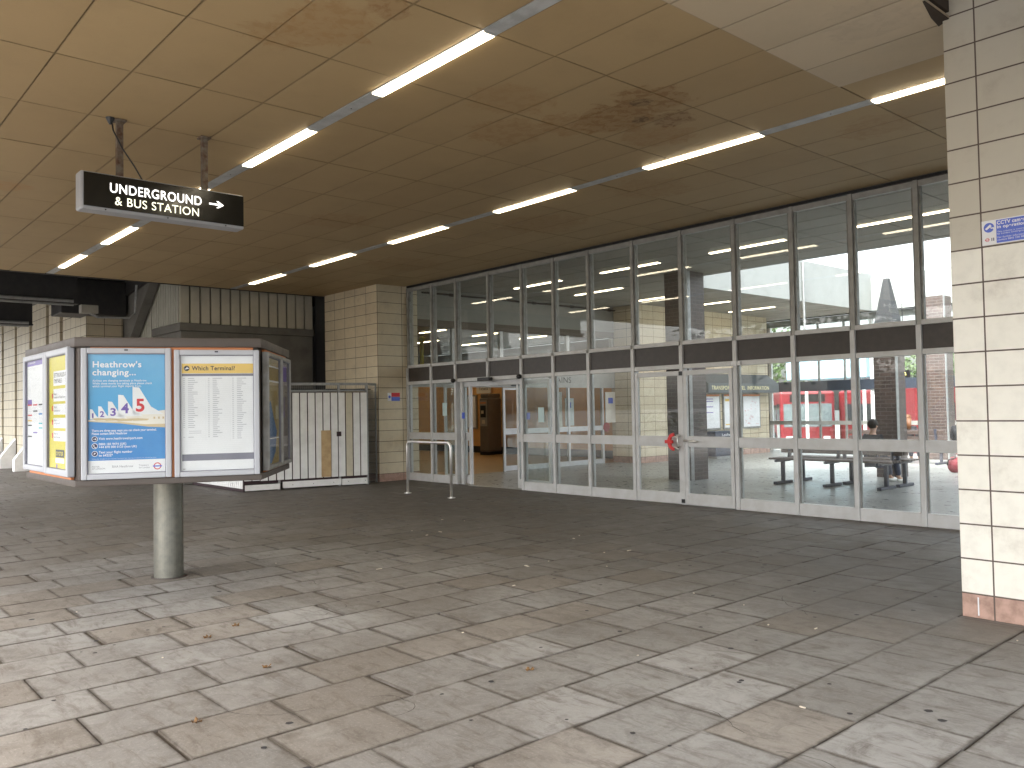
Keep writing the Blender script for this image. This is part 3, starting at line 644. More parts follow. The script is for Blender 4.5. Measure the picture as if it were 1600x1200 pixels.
poly(g, O, e, n, [(.121, 1.236), (.126, 1.239), (.129, 1.231), (.126, 1.228), (.131, 1.221), (.135, 1.222), (.140, 1.217), (.136, 1.214), (.128, 1.217), (.122, 1.226)], d+.002)
poly(g, O, e, n, [(.125, 1.162), (.137, 1.172), (.133, 1.180), (.123, 1.170)], d+.002); g.build('symbols', M_wp, o)
tb = MB()
text("MAYOR\nOF LONDON", O, e, n, .112, .200, 1.052, 1.078, None, d=d+.001, parts=tb); text("BAA Heathrow", O, e, n, .25, .395, 1.062, 1.079, None, d=d+.001, parts=tb); text("Transport\nfor London", O, e, n, .435, .51, 1.050, 1.081, None, d=d+.001, parts=tb)
tb.build('small_print', M_gtxt, o)
g = MB(); disc(g, O, e, n, .565, 1.064, .027, d+.001, r2=.020); g.build('roundel_ring', M_red, o)
g = MB(); rect(g, O, e, n, .533, .597, 1.059, 1.069, d+.0014); g.build('roundel_bar', M_sblue, o)
glaze(O, e, n, .078, .628, 1.016, 1.936, o)
# --- poster 2
o, O, e, n = frame_on(V0, V1, .688, 1.316, .972, 1.955, 'silver frame holding the white terminal list poster')
panel(O, e, n, .728, 1.276, 1.014, 1.925, M_wp, o, 'white_poster')
g = MB(); rect(g, O, e, n, .742, 1.270, 1.772, 1.848, d); g.build('amber_header', M_amb, o)
g = MB(); rect(g, O, e, n, .742, 1.270, 1.750, 1.7695, d); rect(g, O, e, n, .742, 1.270, 1.094, 1.145, d); g.build('grey_bands', M_gtxt, o)
text("Which Terminal?", O, e, n, .815, 1.133, 1.795, 1.829, M_ink, 'heading', o, bold=.018, d=d+.001)
g = MB(); disc(g, O, e, n, .778, 1.811, .021, d+.001); g.build('aircraft_disc', M_ink, o)
g = MB(); poly(g, O, e, n, [(.762, 1.808), (.775, 1.809), (.780, 1.822), (.784, 1.822), (.784, 1.811), (.795, 1.815), (.793, 1.809), (.765, 1.803)], d+.0014); g.build('aircraft_symbol', M_wp, o)
g = MB(); gl_ = MB()
for c_ in range(3):
    u = .752+c_*.180; zz = 1.735; nrow = (31, 31, 32)[c_]
    for r_ in range(nrow):
        z = zz-r_*.0152
        if c_ == 0 and r_ in (26, 27, 28, 29): 
            if r_ in (27, 28): rect(g, O, e, n, u+.04, u+.13, z-.003, z, d)
            continue
        rect(g, O, e, n, u, u+.012, z-.0038, z, d); w = R.choice((.03, .035, .045, .05, .07, .04, .038)); rect(g, O, e, n, u+.035, u+.035+w, z-.0042, z, d)
    rect(gl_, O, e, n, u+.163, u+.164, 1.24, 1.74, d)
for r_ in range(38): rect(gl_, O, e, n, .745, 1.268, 1.7275-r_*.0152, 1.7283-r_*.0152, d-.0003)
g.build('list_print', M_ltxt, o); gl_.build('list_rules', mat('faint_rule', (.66, .68, .72), .6), o)
g = MB(); rect(g, O, e, n, .748, .765, 1.030, 1.034, d); g.build('code_print', M_ink, o)
glaze(O, e, n, .726, 1.278, 1.010, 1.929, o)
g = MB(); g.fbox(O, e, n, .34, .365, .036, .039, 1.945, 1.955); g.fbox(O, e, n, .985, 1.01, .034, .037, 1.934, 1.944); g.build('frame_lock', M_black, bd)
# --- left face posters
o, O, e, n = frame_on(VL, V0, .004, .728, 1.0, 1.985, 'silver frame holding the bus map poster', bw=.045)
panel(O, e, n, .046, .686, 1.02, 1.965, M_wp, o, 'map_poster')
g = MB(); rect(g, O, e, n, .055, .64, 1.895, 1.955, d); rect(g, O, e, n, .06, .21, 1.565, 1.605, d); g.build('violet_header', M_purp, o)
text('Continuing your journey', O, e, n, .07, .33, 1.91, 1.935, M_wp, 'heading', o, d=d+.001)
g = MB()
pts_ = [(.08+R.random()*.5, 1.63+R.random()*.24) for _ in range(60)]
for (u, z) in pts_:
    l = R.uniform(.012, .05)
    if R.random() < .5: rect(g, O, e, n, u, u+l, z, z+.002, d)
    else: rect(g, O, e, n, u, u+.003, z, z+l*.6, d)
for c_ in range(3):
    for r_ in range(36):
        z = 1.545-r_*.0105
        if R.random() < .85: rect(g, O, e, n, .065+c_*.19, .065+c_*.19+R.uniform(.08, .155), z, z+.002, d)
text("Buses, trains and maps around this station", O, e, n, .07, .42, 1.868, 1.882, None, d=d, parts=g)
g.build('map_print', mat('pale_map_print', (.52, .54, .62), .6), o)
bars = [(0, 1.553, 'r'), (1, 1.553, 'r'), (2, 1.553, 'k'), (1, 1.50, 'k'), (0, 1.465, 'r'), (2, 1.475, 'b'), (0, 1.418, 'y'), (2, 1.395, 't'), (0, 1.378, 'k'), (2, 1.357, 't'), (1, 1.317, 'n'), (0, 1.282, 'k')]
for key, mm in (('r', M_red), ('k', M_ink), ('b', M_dblue), ('y', M_amb), ('t', mat('teal_print', (.05, .45, .50), .5)), ('n', M_purp)):
    g = MB()
    for (c_, z, kk) in bars:
        if kk == key: rect(g, O, e, n, .065+c_*.19, .065+c_*.19+.15, z, z+.012, d+.0008)
    g.build('route_bars', mm, o)
glaze(O, e, n, .045, .688, 1.018, 1.967, o)
o, O, e, n = frame_on(VL, V0, .738, 1.425, .995, 1.985, 'silver frame holding the yellow poster', bw=.05)
panel(O, e, n, .785, 1.382, 1.02, 1.965, M_yel, o, 'yellow_poster')
g = MB()
for (z0, z1) in ((1.70, 1.815), (1.575, 1.675), (1.47, 1.555), (1.365, 1.445), (1.262, 1.342)): rect(g, O, e, n, .92, 1.37, z0, z1, d)
rect(g, O, e, n, .975, 1.23, 1.09, 1.128, d)
g.build('white_boxes', M_wp, o)
g = MB()
for z in (1.60, 1.50, 1.39, 1.285): rect(g, O, e, n, .87, .905, z, z+.04, d)
g.build('red_marks', M_red, o)
tb = MB(); text('SETTING RULES AND\nTIMETABLES', O, e, n, .94, 1.345, 1.72, 1.80, None, d=d+.001, parts=tb)
for z, s in ((1.60, 'Buses\nroutes and times from here'), (1.495, 'Rail\nstations'), (1.39, 'Air\nairport'), (1.285, 'Ferry\nservices')):
    text(s, O, e, n, .94, 1.12 if z < 1.59 else 1.34, z, z+.045, None, d=d+.001, parts=tb)
text('IT IS SAFER TO PLAN YOUR TRIP', O, e, n, .84, 1.37, .985+.045, 1.05, None, d=d+.001, parts=tb)
rect(tb, O, e, n, .985, 1.235, 1.135, 1.195, d)
tb.build('lettering', M_ink, o)
text('OYSTER', O, e, n, 1.0, 1.21, 1.148, 1.18, M_yel, 'emblem', o, bold=.02, d=d+.001)
g = MB(); disc(g, O, e, n, 1.34, 1.065, .03, d+.001, r2=.02); rect(g, O, e, n, 1.30, 1.38, 1.06, 1.07, d+.001); disc(g, O, e, n, 1.02, 1.065, .02, d+.001); g.build('roundel', M_purp, o)
glaze(O, e, n, .783, 1.397, 1.018, 1.967, o)
# --- right face
for (u0, u1, lab, k_) in ((.16, .80, 'dark side frame with torn yellow and blue poster', 0), (.81, 1.27, 'dark side frame with a grey poster', 1)):
    o, O, e, n = frame_on(V1, VR, u0, u1, .985, 1.955, lab, bw=.035, ms=M_alud)
    panel(O, e, n, u0+.03, u1-.03, 1.01, 1.93, mat('ochre_poster', (.36, .25, .07), .5) if k_ == 0 else mat('mauve_poster', (.20, .16, .15), .5), o, 'dark_poster')
    if k_ == 0:
        g = MB(); poly(g, O, e, n, [(u0+.05, 1.22), (u0+.1, 1.5), (u0+.22, 1.56), (u0+.36, 1.42), (u0+.5, 1.30), (u0+.44, 1.12), (u0+.25, 1.03), (u0+.06, 1.03)], d); g.build('blue_figure', M_blucl, o)
        g = MB(); rect(g, O, e, n, u0+.04, u1-.04, 1.84, 1.852, d+.002); rect(g, O, e, n, u0+.04, u1-.04, 1.715, 1.73, d+.002); rect(g, O, e, n, u0+.04, u1-.04, 1.235, 1.243, d+.002); g.build('tape_strips', M_wp, o)
    else:
        g = MB(); rect(g, O, e, n, u0+.05, u1-.08, 1.74, 1.88, d); poly(g, O, e, n, [(u0+.08, 1.57), (u0+.10, 1.58), (u0+.25, 1.42), (u0+.23, 1.41)], d); poly(g, O, e, n, [(u0+.23, 1.41), (u0+.25, 1.41), (u0+.25, 1.60), (u0+.23, 1.60)], d); g.build('dark_marks', M_purp, o)
    glaze(O, e, n, u0+.02, u1-.02, 1.0, 1.94, o)

# ------------------------------------------------------------------ handrail
hr = thing('guard_rail', 'polished steel hoop guard rail standing on the paving by the doors', 'guard rail', (-11.7, 8.36, 0))
x0, x1, h, r = -12.33, -11.06, .91, .09; pts = [(x0, 8.36, 0)]
for i in range(9): a = math.pi-math.pi/2*i/8; pts.append((x0+r+r*math.cos(a), 8.36, h-r+r*math.sin(a)))
for i in range(9): a = math.pi/2-math.pi/2*i/8; pts.append((x1-r+r*math.cos(a), 8.36, h-r+r*math.sin(a)))
pts.append((x1, 8.36, 0)); g = MB(); g.tube(pts, .023, 14); g.build('tube', M_chrome, hr, smooth=True)
for x in (x0, x1):
    g = MB(); g.cyl((x, 8.36, .0), (x, 8.36, .008), .065, n=24); g.cyl((x, 8.36, .008), (x, 8.36, .02), .03, n=20); g.build('foot_plate', M_chrome, hr)

# ------------------------------------------------------------------ white boarded enclosure
en = thing('boarded_enclosure', 'white boarded enclosure with wire mesh top and a plywood patch', 'enclosure', (-15.2, 7.6, 0))
A, B = Vector((-14.93, 6.48)), Vector((-14.45, 8.85)); L = (B-A).length; e = (B-A)/L; n = Vector((e.y, -e.x))
k = 0; u = .0; nb = 16; wv = L/nb
for k in range(nb):
    u0, u1 = k*wv+.012, (k+1)*wv-.012; g = MB()
    mm = M_white if k != 13 else mat('stained_board', (.62, .58, .46), .6)
    lowz = .19 if k > 1 else .20
    g.fbox(A, e, n, u0, u1, -.01, .012, lowz, 1.835); g.build('board', mm, en, bevel=.002)
g = MB(); g.fbox(A, e, n, 0, L, -.05, -.012, .14, 1.84); g.build('door_backing', mat('plum_backing', (.035, .018, .022), .8), en)
uA = L*.0; 
g = MB(); g.fbox(A, e, n, .02, .66, .012, .03, .02, .125); g.build('kick_board', M_white, en)
g = MB(); g.fbox(A, e, n, .72, 1.86, .0, .022, .03, .15); g.build('kick_board', M_white, en)
g = MB(); g.fbox(A, e, n, 1.88, L-.02, .0, .022, .02, .14); g.build('kick_board', M_white, en)
g = MB()
for u in (.9, 1.3, 1.7, 2.0, 2.35): g.fbox(A, e, n, u, u+.012, .023, .026, .08, .092)
g.build('bolts', M_black, en)
g = MB(); g.fbox(A, e, n, 1.47, 1.66, .013, .028, .20, 1.10); g.build('plywood_patch', M_wood, en)
g = MB(); g.fbox(A, e, n, 1.78, 1.865, .013, .035, .98, 1.07); g.build('latch_hole', mat('plum_backing', (.035, .018, .022), .8), en)
g = MB()
for u in (.66, 1.84, L): g.fbox(A, e, n, u-.02, u+.02, -.06, .0, .0, 2.02)
g.fbox(A, e, n, -.02, L+.02, -.05, -.01, 1.98, 2.03); g.fbox(A, e, n, -.02, L, -.05, -.02, 1.86, 1.89)
B2 = Vector((-14.77, 9.27)); L2 = (B2-B).length; e2 = (B2-B)/L2; n2 = Vector((e2.y, -e2.x))
g.fbox(B, e2, n2, 0, L2, -.03, .0, 1.98, 2.03); g.fbox(B, e2, n2, L2-.03, L2, -.03, .0, .0, 2.0)
g.fbox(A, (-1, 0), (0, -1), 0, 2.5, -.03, .0, 1.98, 2.03)
g.build('cage_frame', M_galv, en)
g = MB()
for k in range(9): u = L2*k/9; g.fbox(B, e2, n2, u, u+.004, -.017, -.013, .02, 1.98)
for k in range(26): g.fbox(B, e2, n2, 0, L2, -.0125, -.0095, .05+.076*k, .053+.076*k)
for k in range(60): u = L*k/60; g.fbox(A, e, n, u, u+.003, -.03, -.027, 1.84, 1.98)
g.build('wire_mesh', M_galv, en)
# side facing the camera axis (narrow white ribs)
g = MB()
for k in range(28): x = -17.45+k*.09; g.box(x, x+.072, 6.46, 6.475, .06, 1.83)
g.build('side_boards', M_white, en); g = MB(); g.box(-17.45, -14.94, 6.478, 6.52, .0, 1.84); g.build('side_backing', mat('plum_backing', (0, 0, 0), .8), en)
g = MB(); g.box(-17.4, -14.95, 6.53, 9.25, 1.90, 1.92); g.build('enclosure_lid', M_black, en)

# ------------------------------------------------------------------ concrete stair block with ribs
cb = thing('concrete_block', 'grey concrete structure with cream ribbed cladding above the white enclosure', 'concrete structure', (-18.5, 7.5, 0))
g = MB(); g.box(-21.5, -17.5, 6.27, 9.28, 0, 3.20); g.box(-19.3, -17.47, 6.24, 9.30, 3.205, 3.37); g.build('concrete_wall', M_conc, cb, bevel=.01)
g = MB(); g.box(-22, -17.56, 6.30, 9.28, 3.37, 4.6); g.build('upper_backing', M_backing, cb)
g = MB()
for k in range(14): y = 6.26+k*.2185; g.box(-17.555, -17.50, y, y+.185, 3.375, 4.6)
g.build('ribbed_cladding', M_ribs, cb, bevel=.004)
g = MB()
for k in range(22):
    x = -17.52-.15*(k+1); zlow = 3.375 if x > -19.25 else 2.2
    g.box(x, x+.115, 6.225 if x < -19.3 else 6.235, 6.265 if x < -19.3 else 6.295, zlow, 4.6)
g.build('narrow_ribbed_cladding', mat('pale_ribs', (.50, .50, .44), .55, c2=(.36, .35, .3), scale=3), cb)
g = MB(); g.prism([(-22.5, 6.0, 0), (-22.5, 6.0, 3.95), (-18.75, 6.0, 4.33), (-18.55, 6.0, 4.33), (-20.7, 6.0, 2.6), (-21.0, 6.0, 0)], (0, .20, 0)); g.build('sloping_slab', M_conc, cb, bevel=.008)
g = MB(); g.prism([(-22.5, 5.92, 3.96), (-18.3, 5.92, 4.36), (-18.3, 5.92, 4.7), (-22.5, 5.92, 4.4)], (0, .35, 0)); g.build('dark_soffit', M_steelk, cb)
g = MB(); g.box(-17.45, -16.96, 9.32, 9.9, 0, 4.4); g.build('dark_recess', M_black, cb)  # black block fills the gap beside the pier in place of its shade

# ------------------------------------------------------------------ far left tiled wall
lw = thing('tiled_wall', 'long cream tiled wall with narrow dark recesses at far left', 'wall', (-27, 5.4, 0))
rec = [-22.6, -24.0, -25.9, -27.8, -29.7, -31.6]
xe = -20.4; segs = []; x = xe
for r_ in rec: segs.append((r_+.16, x)); x = r_-.16
segs.append((-34, x))
for (a, b) in segs:
    g = MB(); g.box(a, b, 5.2, 5.6, 0, 4.5); g.build('tiled_panel', M_tl, lw, bevel=.01)
for r_ in rec:
    g = MB(); g.box(r_-.16, r_+.16, 5.50, 5.60, 0, 4.5); g.build('recess', mat('plum_recess', (.16, .085, .09), .7), lw)
    if r_ < -25: 
        g = MB(); g.prism([(r_-.2, 5.19, .0), (r_-.2, 4.80, .0), (r_-.2, 4.80, .32), (r_-.2, 5.19, .85)], (.26, 0, 0)); g.build('sloping_foot', M_white, lw)
g = MB(); g.box(-20.55, -20.38, 5.201, 5.98, 0, 4.5); g.build('end_face', tile_mat('cream_tile_end', 'y', .38, 5.2, .26, .16, .012), lw)
# dark roof over the bridge on the left, beams, pipes
g = MB(); g.box(-36, -17.12, -1.2, 12.0, 4.50, 4.7); tag(g.build('side_roof', M_black), 'dark soffit of the link roof at far left', kind='structure')  # front stretch past the beams added to cut daylight on the paving
def beam(x, y1, z0, lab):
    t = thing('roof_beam', lab, 'beam', (x, 2, z0), 'dark steel roof beams left of the canopy')
    g = MB(); g.box(x-.02, x+.02, .9, y1, z0+.03, 4.5); g.box(x-.12, x+.12, .9, y1, z0, z0+.03); g.box(x-.12, x+.12, .9, y1, 4.46, 4.499); g.build('web', M_steelk, t)
    g = MB(); g.tube([(x+.13, .9, z0+.05), (x+.13, y1-.1, z0+.05)], .035); g.tube([(x+.13, .9, z0-.03), (x+.13, y1-.1, z0-.03)], .02); g.build('pipe', M_galv, t)
beam(-18.5, 4.55, 3.73, 'long dark roof beam with pipes nearest the canopy ceiling'); beam(-22.0, 4.45, 3.60, 'dark roof beam farther left, behind the nearer beam')
g = MB(); g.box(-20.9, -20.0, 4.6, 5.95, 3.72, 4.5); t = g.build('beam_casing', M_steelk, None, bevel=.02); tag(t, 'black boxed beam end above the corner of the long tiled wall', 'beam casing')
jb = thing('cable_box', 'small pale junction box with cables where the roof beam ends', 'junction box', (-18.4, 4.6, 3.6))
g = MB(); g.box(-18.5, -18.3, 4.58, 4.9, 3.55, 3.72); g.build('box', mat('pale_box', (.35, .34, .30), .6), jb, bevel=.01)
g = MB(); g.tube([(-18.35, 4.75, 3.55), (-18.33, 4.9, 3.48), (-18.33, 5.5, 3.5), (-18.33, 5.62, 3.6), (-18.33, 5.65, 4.2)], .025); g.build('conduit', M_galv, jb)

# ------------------------------------------------------------------ waiting hall behind the glass
XI = [-33+1.12*i for i in range(17)]
XI = [x for x in XI if x < -15]+[-14.8, -13.66, -12.5, -11.34, -10.18, -9.0, -7.83, -6.64, -5.49, -4.40, -3.33, -2.22, -1.1, 0.0, 1.1, 2.2, 3.0]
XI = sorted(set(XI+[-11.1]))
XI.remove(-11.34)
YI = [10.02+.56*i for i in range(25)]+[24.1]; YI = [y for y in YI if abs(y-14.15) > .2 and abs(y-23.9) > .3]+[14.15, 23.6]; YI = sorted(YI)
well = lambda x, y: x > -11.1 and 14.15 < y < 23.6
panels('hall_ceiling', XI, YI, M_ceili, well, label='grey ceiling panels inside the waiting hall', gap=.012)
g = MB(); g.box(-33, -11.21, 10.14, 24.1, ZC+.02, ZC+.3); g.box(-11.21, 3.0, 10.14, 14.04, ZC+.02, ZC+.3); g.box(-11.21, 3, 23.71, 24.1, ZC+.02, ZC+.3); tag(g.build('hall_roof', M_backing), 'roof deck above the waiting hall', kind='structure')
wu = thing('roof_light_upstand', 'white walls of the open roof light seen through the upper panes', 'roof light', (-6, 19, 4.1))
g = MB(); g.box(-11.2, -11.10, 14.05, 23.7, ZC, 5.15); g.build('side_wall', M_wellw, wu); g = MB(); g.box(-11.099, 3.0, 23.60, 23.7, ZC, 5.05); g.build('end_wall', M_wellw, wu)
g = MB(); g.box(-11.099, 3.0, 14.05, 14.149, ZC, 5.15); g.build('end_wall', M_wellw, wu)
g = MB(); g.tube([(-11.07, 19.8, 5.1), (-11.07, 19.8, 3.0)], .03); g.build('down_pipe', M_galv, wu)
ix = 0
for yi, y in enumerate((12.1, 14.05, 16.05, 18.1, 20.2)):
    for k in range(1 if yi else 0, 4):
        x = -4.50-2.545*k
        if yi and x > -11.5: continue
        ix += 1
        nm = ['row nearest the glazed front', 'second row from the glazed front', 'third row from the glazed front', 'fourth row from the glazed front', 'farthest row from the glazed front'][yi]
        pos_ = ['right end', 'second from the right', 'third from the right', 'fourth from the right', 'left end'][k]
        if y == 14.05: y = 13.99
        place_light(x, y, f'lit strip light inside the waiting hall, {nm}' + ('' if yi else f', {pos_}'), 'lit strip lights inside the waiting hall', m=M_tubei)
for yi, y in enumerate((12.2, 14.3, 16.35, 18.65, 20.9)):  # two nearest rows and right-hand column added to brighten the ticket hall
    for k in range(3):
        place_light((-16.9, -21.8, -25.3)[k], y, f'lit strip light over the ticket hall, {["first", "second", "third", "fourth", "last"][yi]} row back from the front, {["right", "middle", "left"][k]}', 'lit strip lights over the ticket hall', m=M_tubet)
# end walls of the hall
g = MB(); g.box(2.95, 3.1, 10.2, 24.1, 0, ZC); tag(g.build('hall_side_wall', M_wallg), 'grey right end wall inside the waiting hall', 'wall')
g = MB(); g.box(-33.1, -33, 10.1, 24.1, 0, ZC); tag(g.build('ticket_hall_end_wall', M_wallg), 'grey far left wall inside the ticket hall', 'wall')
g = MB(); g.box(-33, -16.96, 10.02, 10.14, 0, ZC); tag(g.build('ticket_hall_front_wall', M_wallg), 'grey wall of the ticket hall behind the tiled pier', 'wall')
g = MB(); g.box(-33, -14.7, 24.0, 24.12, 0, ZC); tag(g.build('ticket_hall_rear_wall', M_wallg), 'grey rear wall of the ticket hall', 'wall')
# partition at x = -14.8
pt = thing('glazed_partition', 'inner glazed partition with pale header between hall and ticket office', 'partition', (-14.8, 13, 0))
g = MB(); g.box(-14.88, -14.76, 10.14, 18.0, 3.43, ZC); g.build('bulkhead', M_wallg, pt)
g = MB(); g.box(-14.87, -14.75, 10.14, 18.0, 3.27, 3.428); g.build('brown_band', mat('brown_band', (.12, .095, .07), .6), pt)
g = MB(); g.box(-14.86, -14.74, 10.14, 16.6, 1.96, 2.38); g.build('pale_header', mat('pale_panel', (.42, .42, .40), .5), pt)
text('TRAINS', (-14.735, 14.1), (0, 1), (1, 0), .05, .85, 2.08, 2.22, M_ink, 'lettering', pt, d=.002)
g = MB()
for y in (10.16, 11.62, 13.3, 14.9, 16.15): g.box(-14.84, -14.77, y-.03, y+.03, 0, 1.958)
for y in (10.16, 11.3, 12.7, 14.9, 16.55): g.box(-14.84, -14.77, y-.05, y+.05, 2.382, 3.268)
for (a, b) in ((13.33, 14.87), (14.93, 16.12)): g.box(-14.83, -14.78, a, b, .0, .12); g.box(-14.83, -14.78, a, b, .86, .98)
g.build('mullions', M_alu, pt)
for (a, b, z0, z1) in ((13.33, 14.87, .1, 1.95), (14.93, 16.12, .1, 1.95), (10.2, 11.6, .1, 1.95), (10.2, 16.5, 2.4, 3.26)):
    g = MB(); g.box(-14.81, -14.802, a, b, z0, z1); g.build('pane', M_glass2, pt)
g = MB(); g.box(-14.74, -14.70, 12.66, 12.72, 0, 1.95); g.box(-14.74, -14.70, 13.24, 13.29, 0, 1.95)
for (a, b) in ((0.01, .13), (.86, 1.0), (1.90, 1.95)): g.box(-14.735, -14.705, 12.721, 13.239, a, b)
g.build('open_door', M_alu, pt); g = MB(); g.box(-14.725, -14.718, 12.71, 13.25, .1, 1.92); g.build('door_pane', M_glass2, pt)
g = MB(); g.box(-14.735, -14.715, 11.85, 12.1, 1.99, 2.05); g.box(-14.735, -14.715, 12.95, 13.2, 1.99, 2.05); g.build('black_plate', M_black, pt)
g = MB(); g.tube([(-14.70, 10.4, 4.0), (-14.70, 18.0, 4.0)], .02); g.build('conduit', M_steelk, pt)
for y in (11.2, 12.4, 13.7, 15.0, 16.4): 
    g = MB(); g.cyl((-14.70, y-.05, 4.0), (-14.70, y+.05, 4.0), .035); g.build('conduit_joint', M_steelk, pt)
# tiled pier + travel wall
tw = thing('inside_tiled_wall', 'cream tiled wall beyond the glass with dark shop window', 'wall', (-13.9, 19, 0))
g = MB(); g.box(-14.88, -13.9, 16.62, 22.62, 0, ZC); g.build('tiled_wall', [M_ti], tw)
g = MB(); g.box(-14.74, -13.902, 16.605, 16.619, 0, 4.0); g.build('tiled_end', M_tx, tw)
g = MB(); g.box(-13.899, -13.885, 17.7, 18.7, .9, 2.2); g.build('dark_window', M_win, tw)
aw = thing('awning_sign', 'dark slate awning reading transport travel information on the tiled wall', 'awning', (-13.8, 20.9, 2))
g = MB(); g.prism([(-13.88, 19.0, 1.80), (-13.50, 19.0, 1.80), (-13.50, 19.0, 2.06), (-13.88, 19.0, 2.34)], (0, 3.55, 0)); g.build('awning', M_slate, aw)
O, e, n = (-13.497, 19.0), (0, 1), (1, 0)
text('TRANSPORT  TRAVEL  INFORMATION', O, e, n, .15, 3.0, 1.88, 1.99, mat('cream_letters', (.85, .78, .45), .5), 'lettering', aw, bold=.01, d=.003)
for (y0, y1, lab) in ((19.15, 20.05, 'white poster with blue lines under the awning, nearest'), (20.2, 21.0, 'white poster with amber top under the awning, middle'), (21.15, 22.1, 'pale pink poster under the awning, farthest')):
    t = thing('wall_poster', lab, 'poster', (-13.88, (y0+y1)/2, 1.2), 'framed posters under the awning')
    g = MB(); g.box(-13.895, -13.86, y0, y1, .76, 1.78); g.build('frame', M_alud, t)
    g = MB(); g.box(-13.859, -13.855, y0+.05, y1-.05, .81, 1.70); g.build('sheet', M_wp, t); g = MB(); g.box(-13.859, -13.8545, y0+.03, y1-.03, 1.705, 1.76); g.build('orange_strip', M_orange, t)
    O, e, n = (-13.855, y0), (0, 1), (1, 0); g = MB()
    if 'blue' in lab: 
        for z in (1.62, 1.55, 1.40, 1.24): rect(g, O, e, n, .1, .55, z, z+.022, .003)
        g.build('print', M_purp, t)
    elif 'amber' in lab: rect(g, O, e, n, .08, .70, 1.56, 1.63, .003); rect(g, O, e, n, .08, .70, .88, .91, .003); g.build('print', M_amb, t)
    else:
        for _ in range(30): u = R.uniform(.1, .8); z = R.uniform(.85, 1.6); rect(g, O, e, n, u, u+R.uniform(.02, .1), z, z+.008, .003)
        g.build('print', M_red, t)
t = thing('display_rack', 'dark blue leaflet rack standing under the posters', 'rack', (-13.6, 19.6, 0))
g = MB(); g.box(-13.80, -13.45, 19.2, 20.2, .05, .74); g.build('rack_body', mat('rack_blue', (.02, .03, .06), .3), t, bevel=.02)
g = MB(); g.box(-13.85, -13.38, 19.15, 20.25, .0, .05); g.build('rack_base', M_galv, t); text('Leaflets', (-13.445, 19.2), (0, 1), (1, 0), .3, .8, .60, .67, M_wp, 'lettering', t)
# posters by the partition
for (X, y0, y1, z0, z1, lab, mm) in ((-14.72, 16.2, 16.58, 1.05, 1.85, 'cream notice with a blue square on the inner partition', M_sand), (-14.98, 14.5, 14.86, .98, 1.86, 'tall cream poster behind the inner glass', M_sand), (-15.1, 15.1, 15.4, 1.0, 1.7, 'white poster with a blue spot behind the inner glass', M_wp)):
    t = thing('inside_poster', lab, 'poster', (X, y0, z0)); g = MB(); g.box(X-.02, X, y0, y1, z0, z1); g.build('sheet', mm, t); g = MB(); g.box(X+.001, X+.004, y0+.1, y1-.1, (z0+z1)/2+.1, (z0+z1)/2+.25); g.build('blue_spot', M_sblue, t)
# ticket hall
g = MB(); g.box(-33, -14.9, 17.8, 17.95, 0, 2.55); tag(g.build('ticket_office_wall', M_tick), 'orange painted wall seen through the open doorway', 'wall')
g = MB(); g.box(-33, -14.9, 17.78, 17.799, 0, .22); tag(g.build('black_skirting', M_black), 'black skirting along the foot of the orange wall', 'skirting')
tm = thing('ticket_machine', 'grey brown ticket machine standing by the orange wall', 'ticket machine', (-21.6, 17, 0))
N_ = Vector((-20.42, 16.95)); r_ = Vector((.66, .75)); c_ = Vector((.75, -.66))
A_, D_ = N_-r_*.30-c_*.26, N_+r_*.42-c_*.50; B_ = A_+(D_-N_)
g = MB(); g.prism([(v.x, v.y, .1) for v in (A_, N_, D_, B_)], (0, 0, 1.72)); g.build('shell', M_mach, tm, bevel=.05)
g = MB(); g.prism([(v.x, v.y, 0) for v in (A_*.97+B_*.03, N_*.97+B_*.03, D_*.97+B_*.03, B_)], (0, 0, .1)); g.build('plinth', M_black, tm)
g = MB(); g.prism([(v.x, v.y, 1.822) for v in (A_*.9+B_*.1, N_*.9+B_*.1, D_*.9+B_*.1, B_)], (0, 0, .13)); g.build('top_box', M_mach, tm, bevel=.03)
L_ = (N_-A_).length; e = (N_-A_)/L_; n = Vector((e.y, -e.x))
g = MB(); g.fbox(A_, e, n, .05, L_-.05, .001, .02, .92, 1.74); g.build('front_panel', mat('machine_panel', (.30, .28, .25), .4), tm)
g = MB(); g.fbox(A_, e, n, .08, L_-.09, .021, .028, 1.20, 1.58); g.build('screen', M_black, tm)
g = MB(); g.fbox(A_, e, n, .08, L_-.08, .021, .028, 1.64, 1.69); g.build('orange_strip', M_orange, tm)
g = MB(); g.fbox(A_, e, n, .12, .22, .029, .034, 1.32, 1.42); g.fbox(A_, e, n, .14, .26, .021, .03, 1.0, 1.12); g.build('keypad', mat('keypad', (.6, .5, .35), .4), tm)
t = thing('tickets_sign', 'pale sign reading Tickets on the orange wall', 'sign', (-21.6, 17.7, 2.1)); g = MB(); g.box(-21.95, -21.22, 17.72, 17.76, 1.99, 2.30); g.build('panel', M_sand, t); text('Tickets', (-21.95, 17.719), (1, 0), (0, -1), .12, .6, 2.10, 2.21, M_ink, 'lettering', t)
t = thing('tall_poster', 'tall narrow framed poster on the orange wall beside the machine', 'poster', (-22.4, 17.7, 1.3)); g = MB(); g.box(-22.52, -21.99, 17.74, 17.78, .8, 1.95); g.build('frame', M_galv, t); g = MB(); g.box(-22.47, -22.04, 17.735, 17.739, .85, 1.90); g.build('sheet', M_wp, t)
t = thing('yellow_fitting', 'yellow upright fitting inside the ticket hall', 'fitting', (-19, 13, 2.6)); g = MB(); g.cyl((-17.0, 12.0, 2.3), (-17.0, 12.0, 3.2), .05); g.ball((-17.0, 12.0, 3.22), .08); g.build('post', M_yel, t)

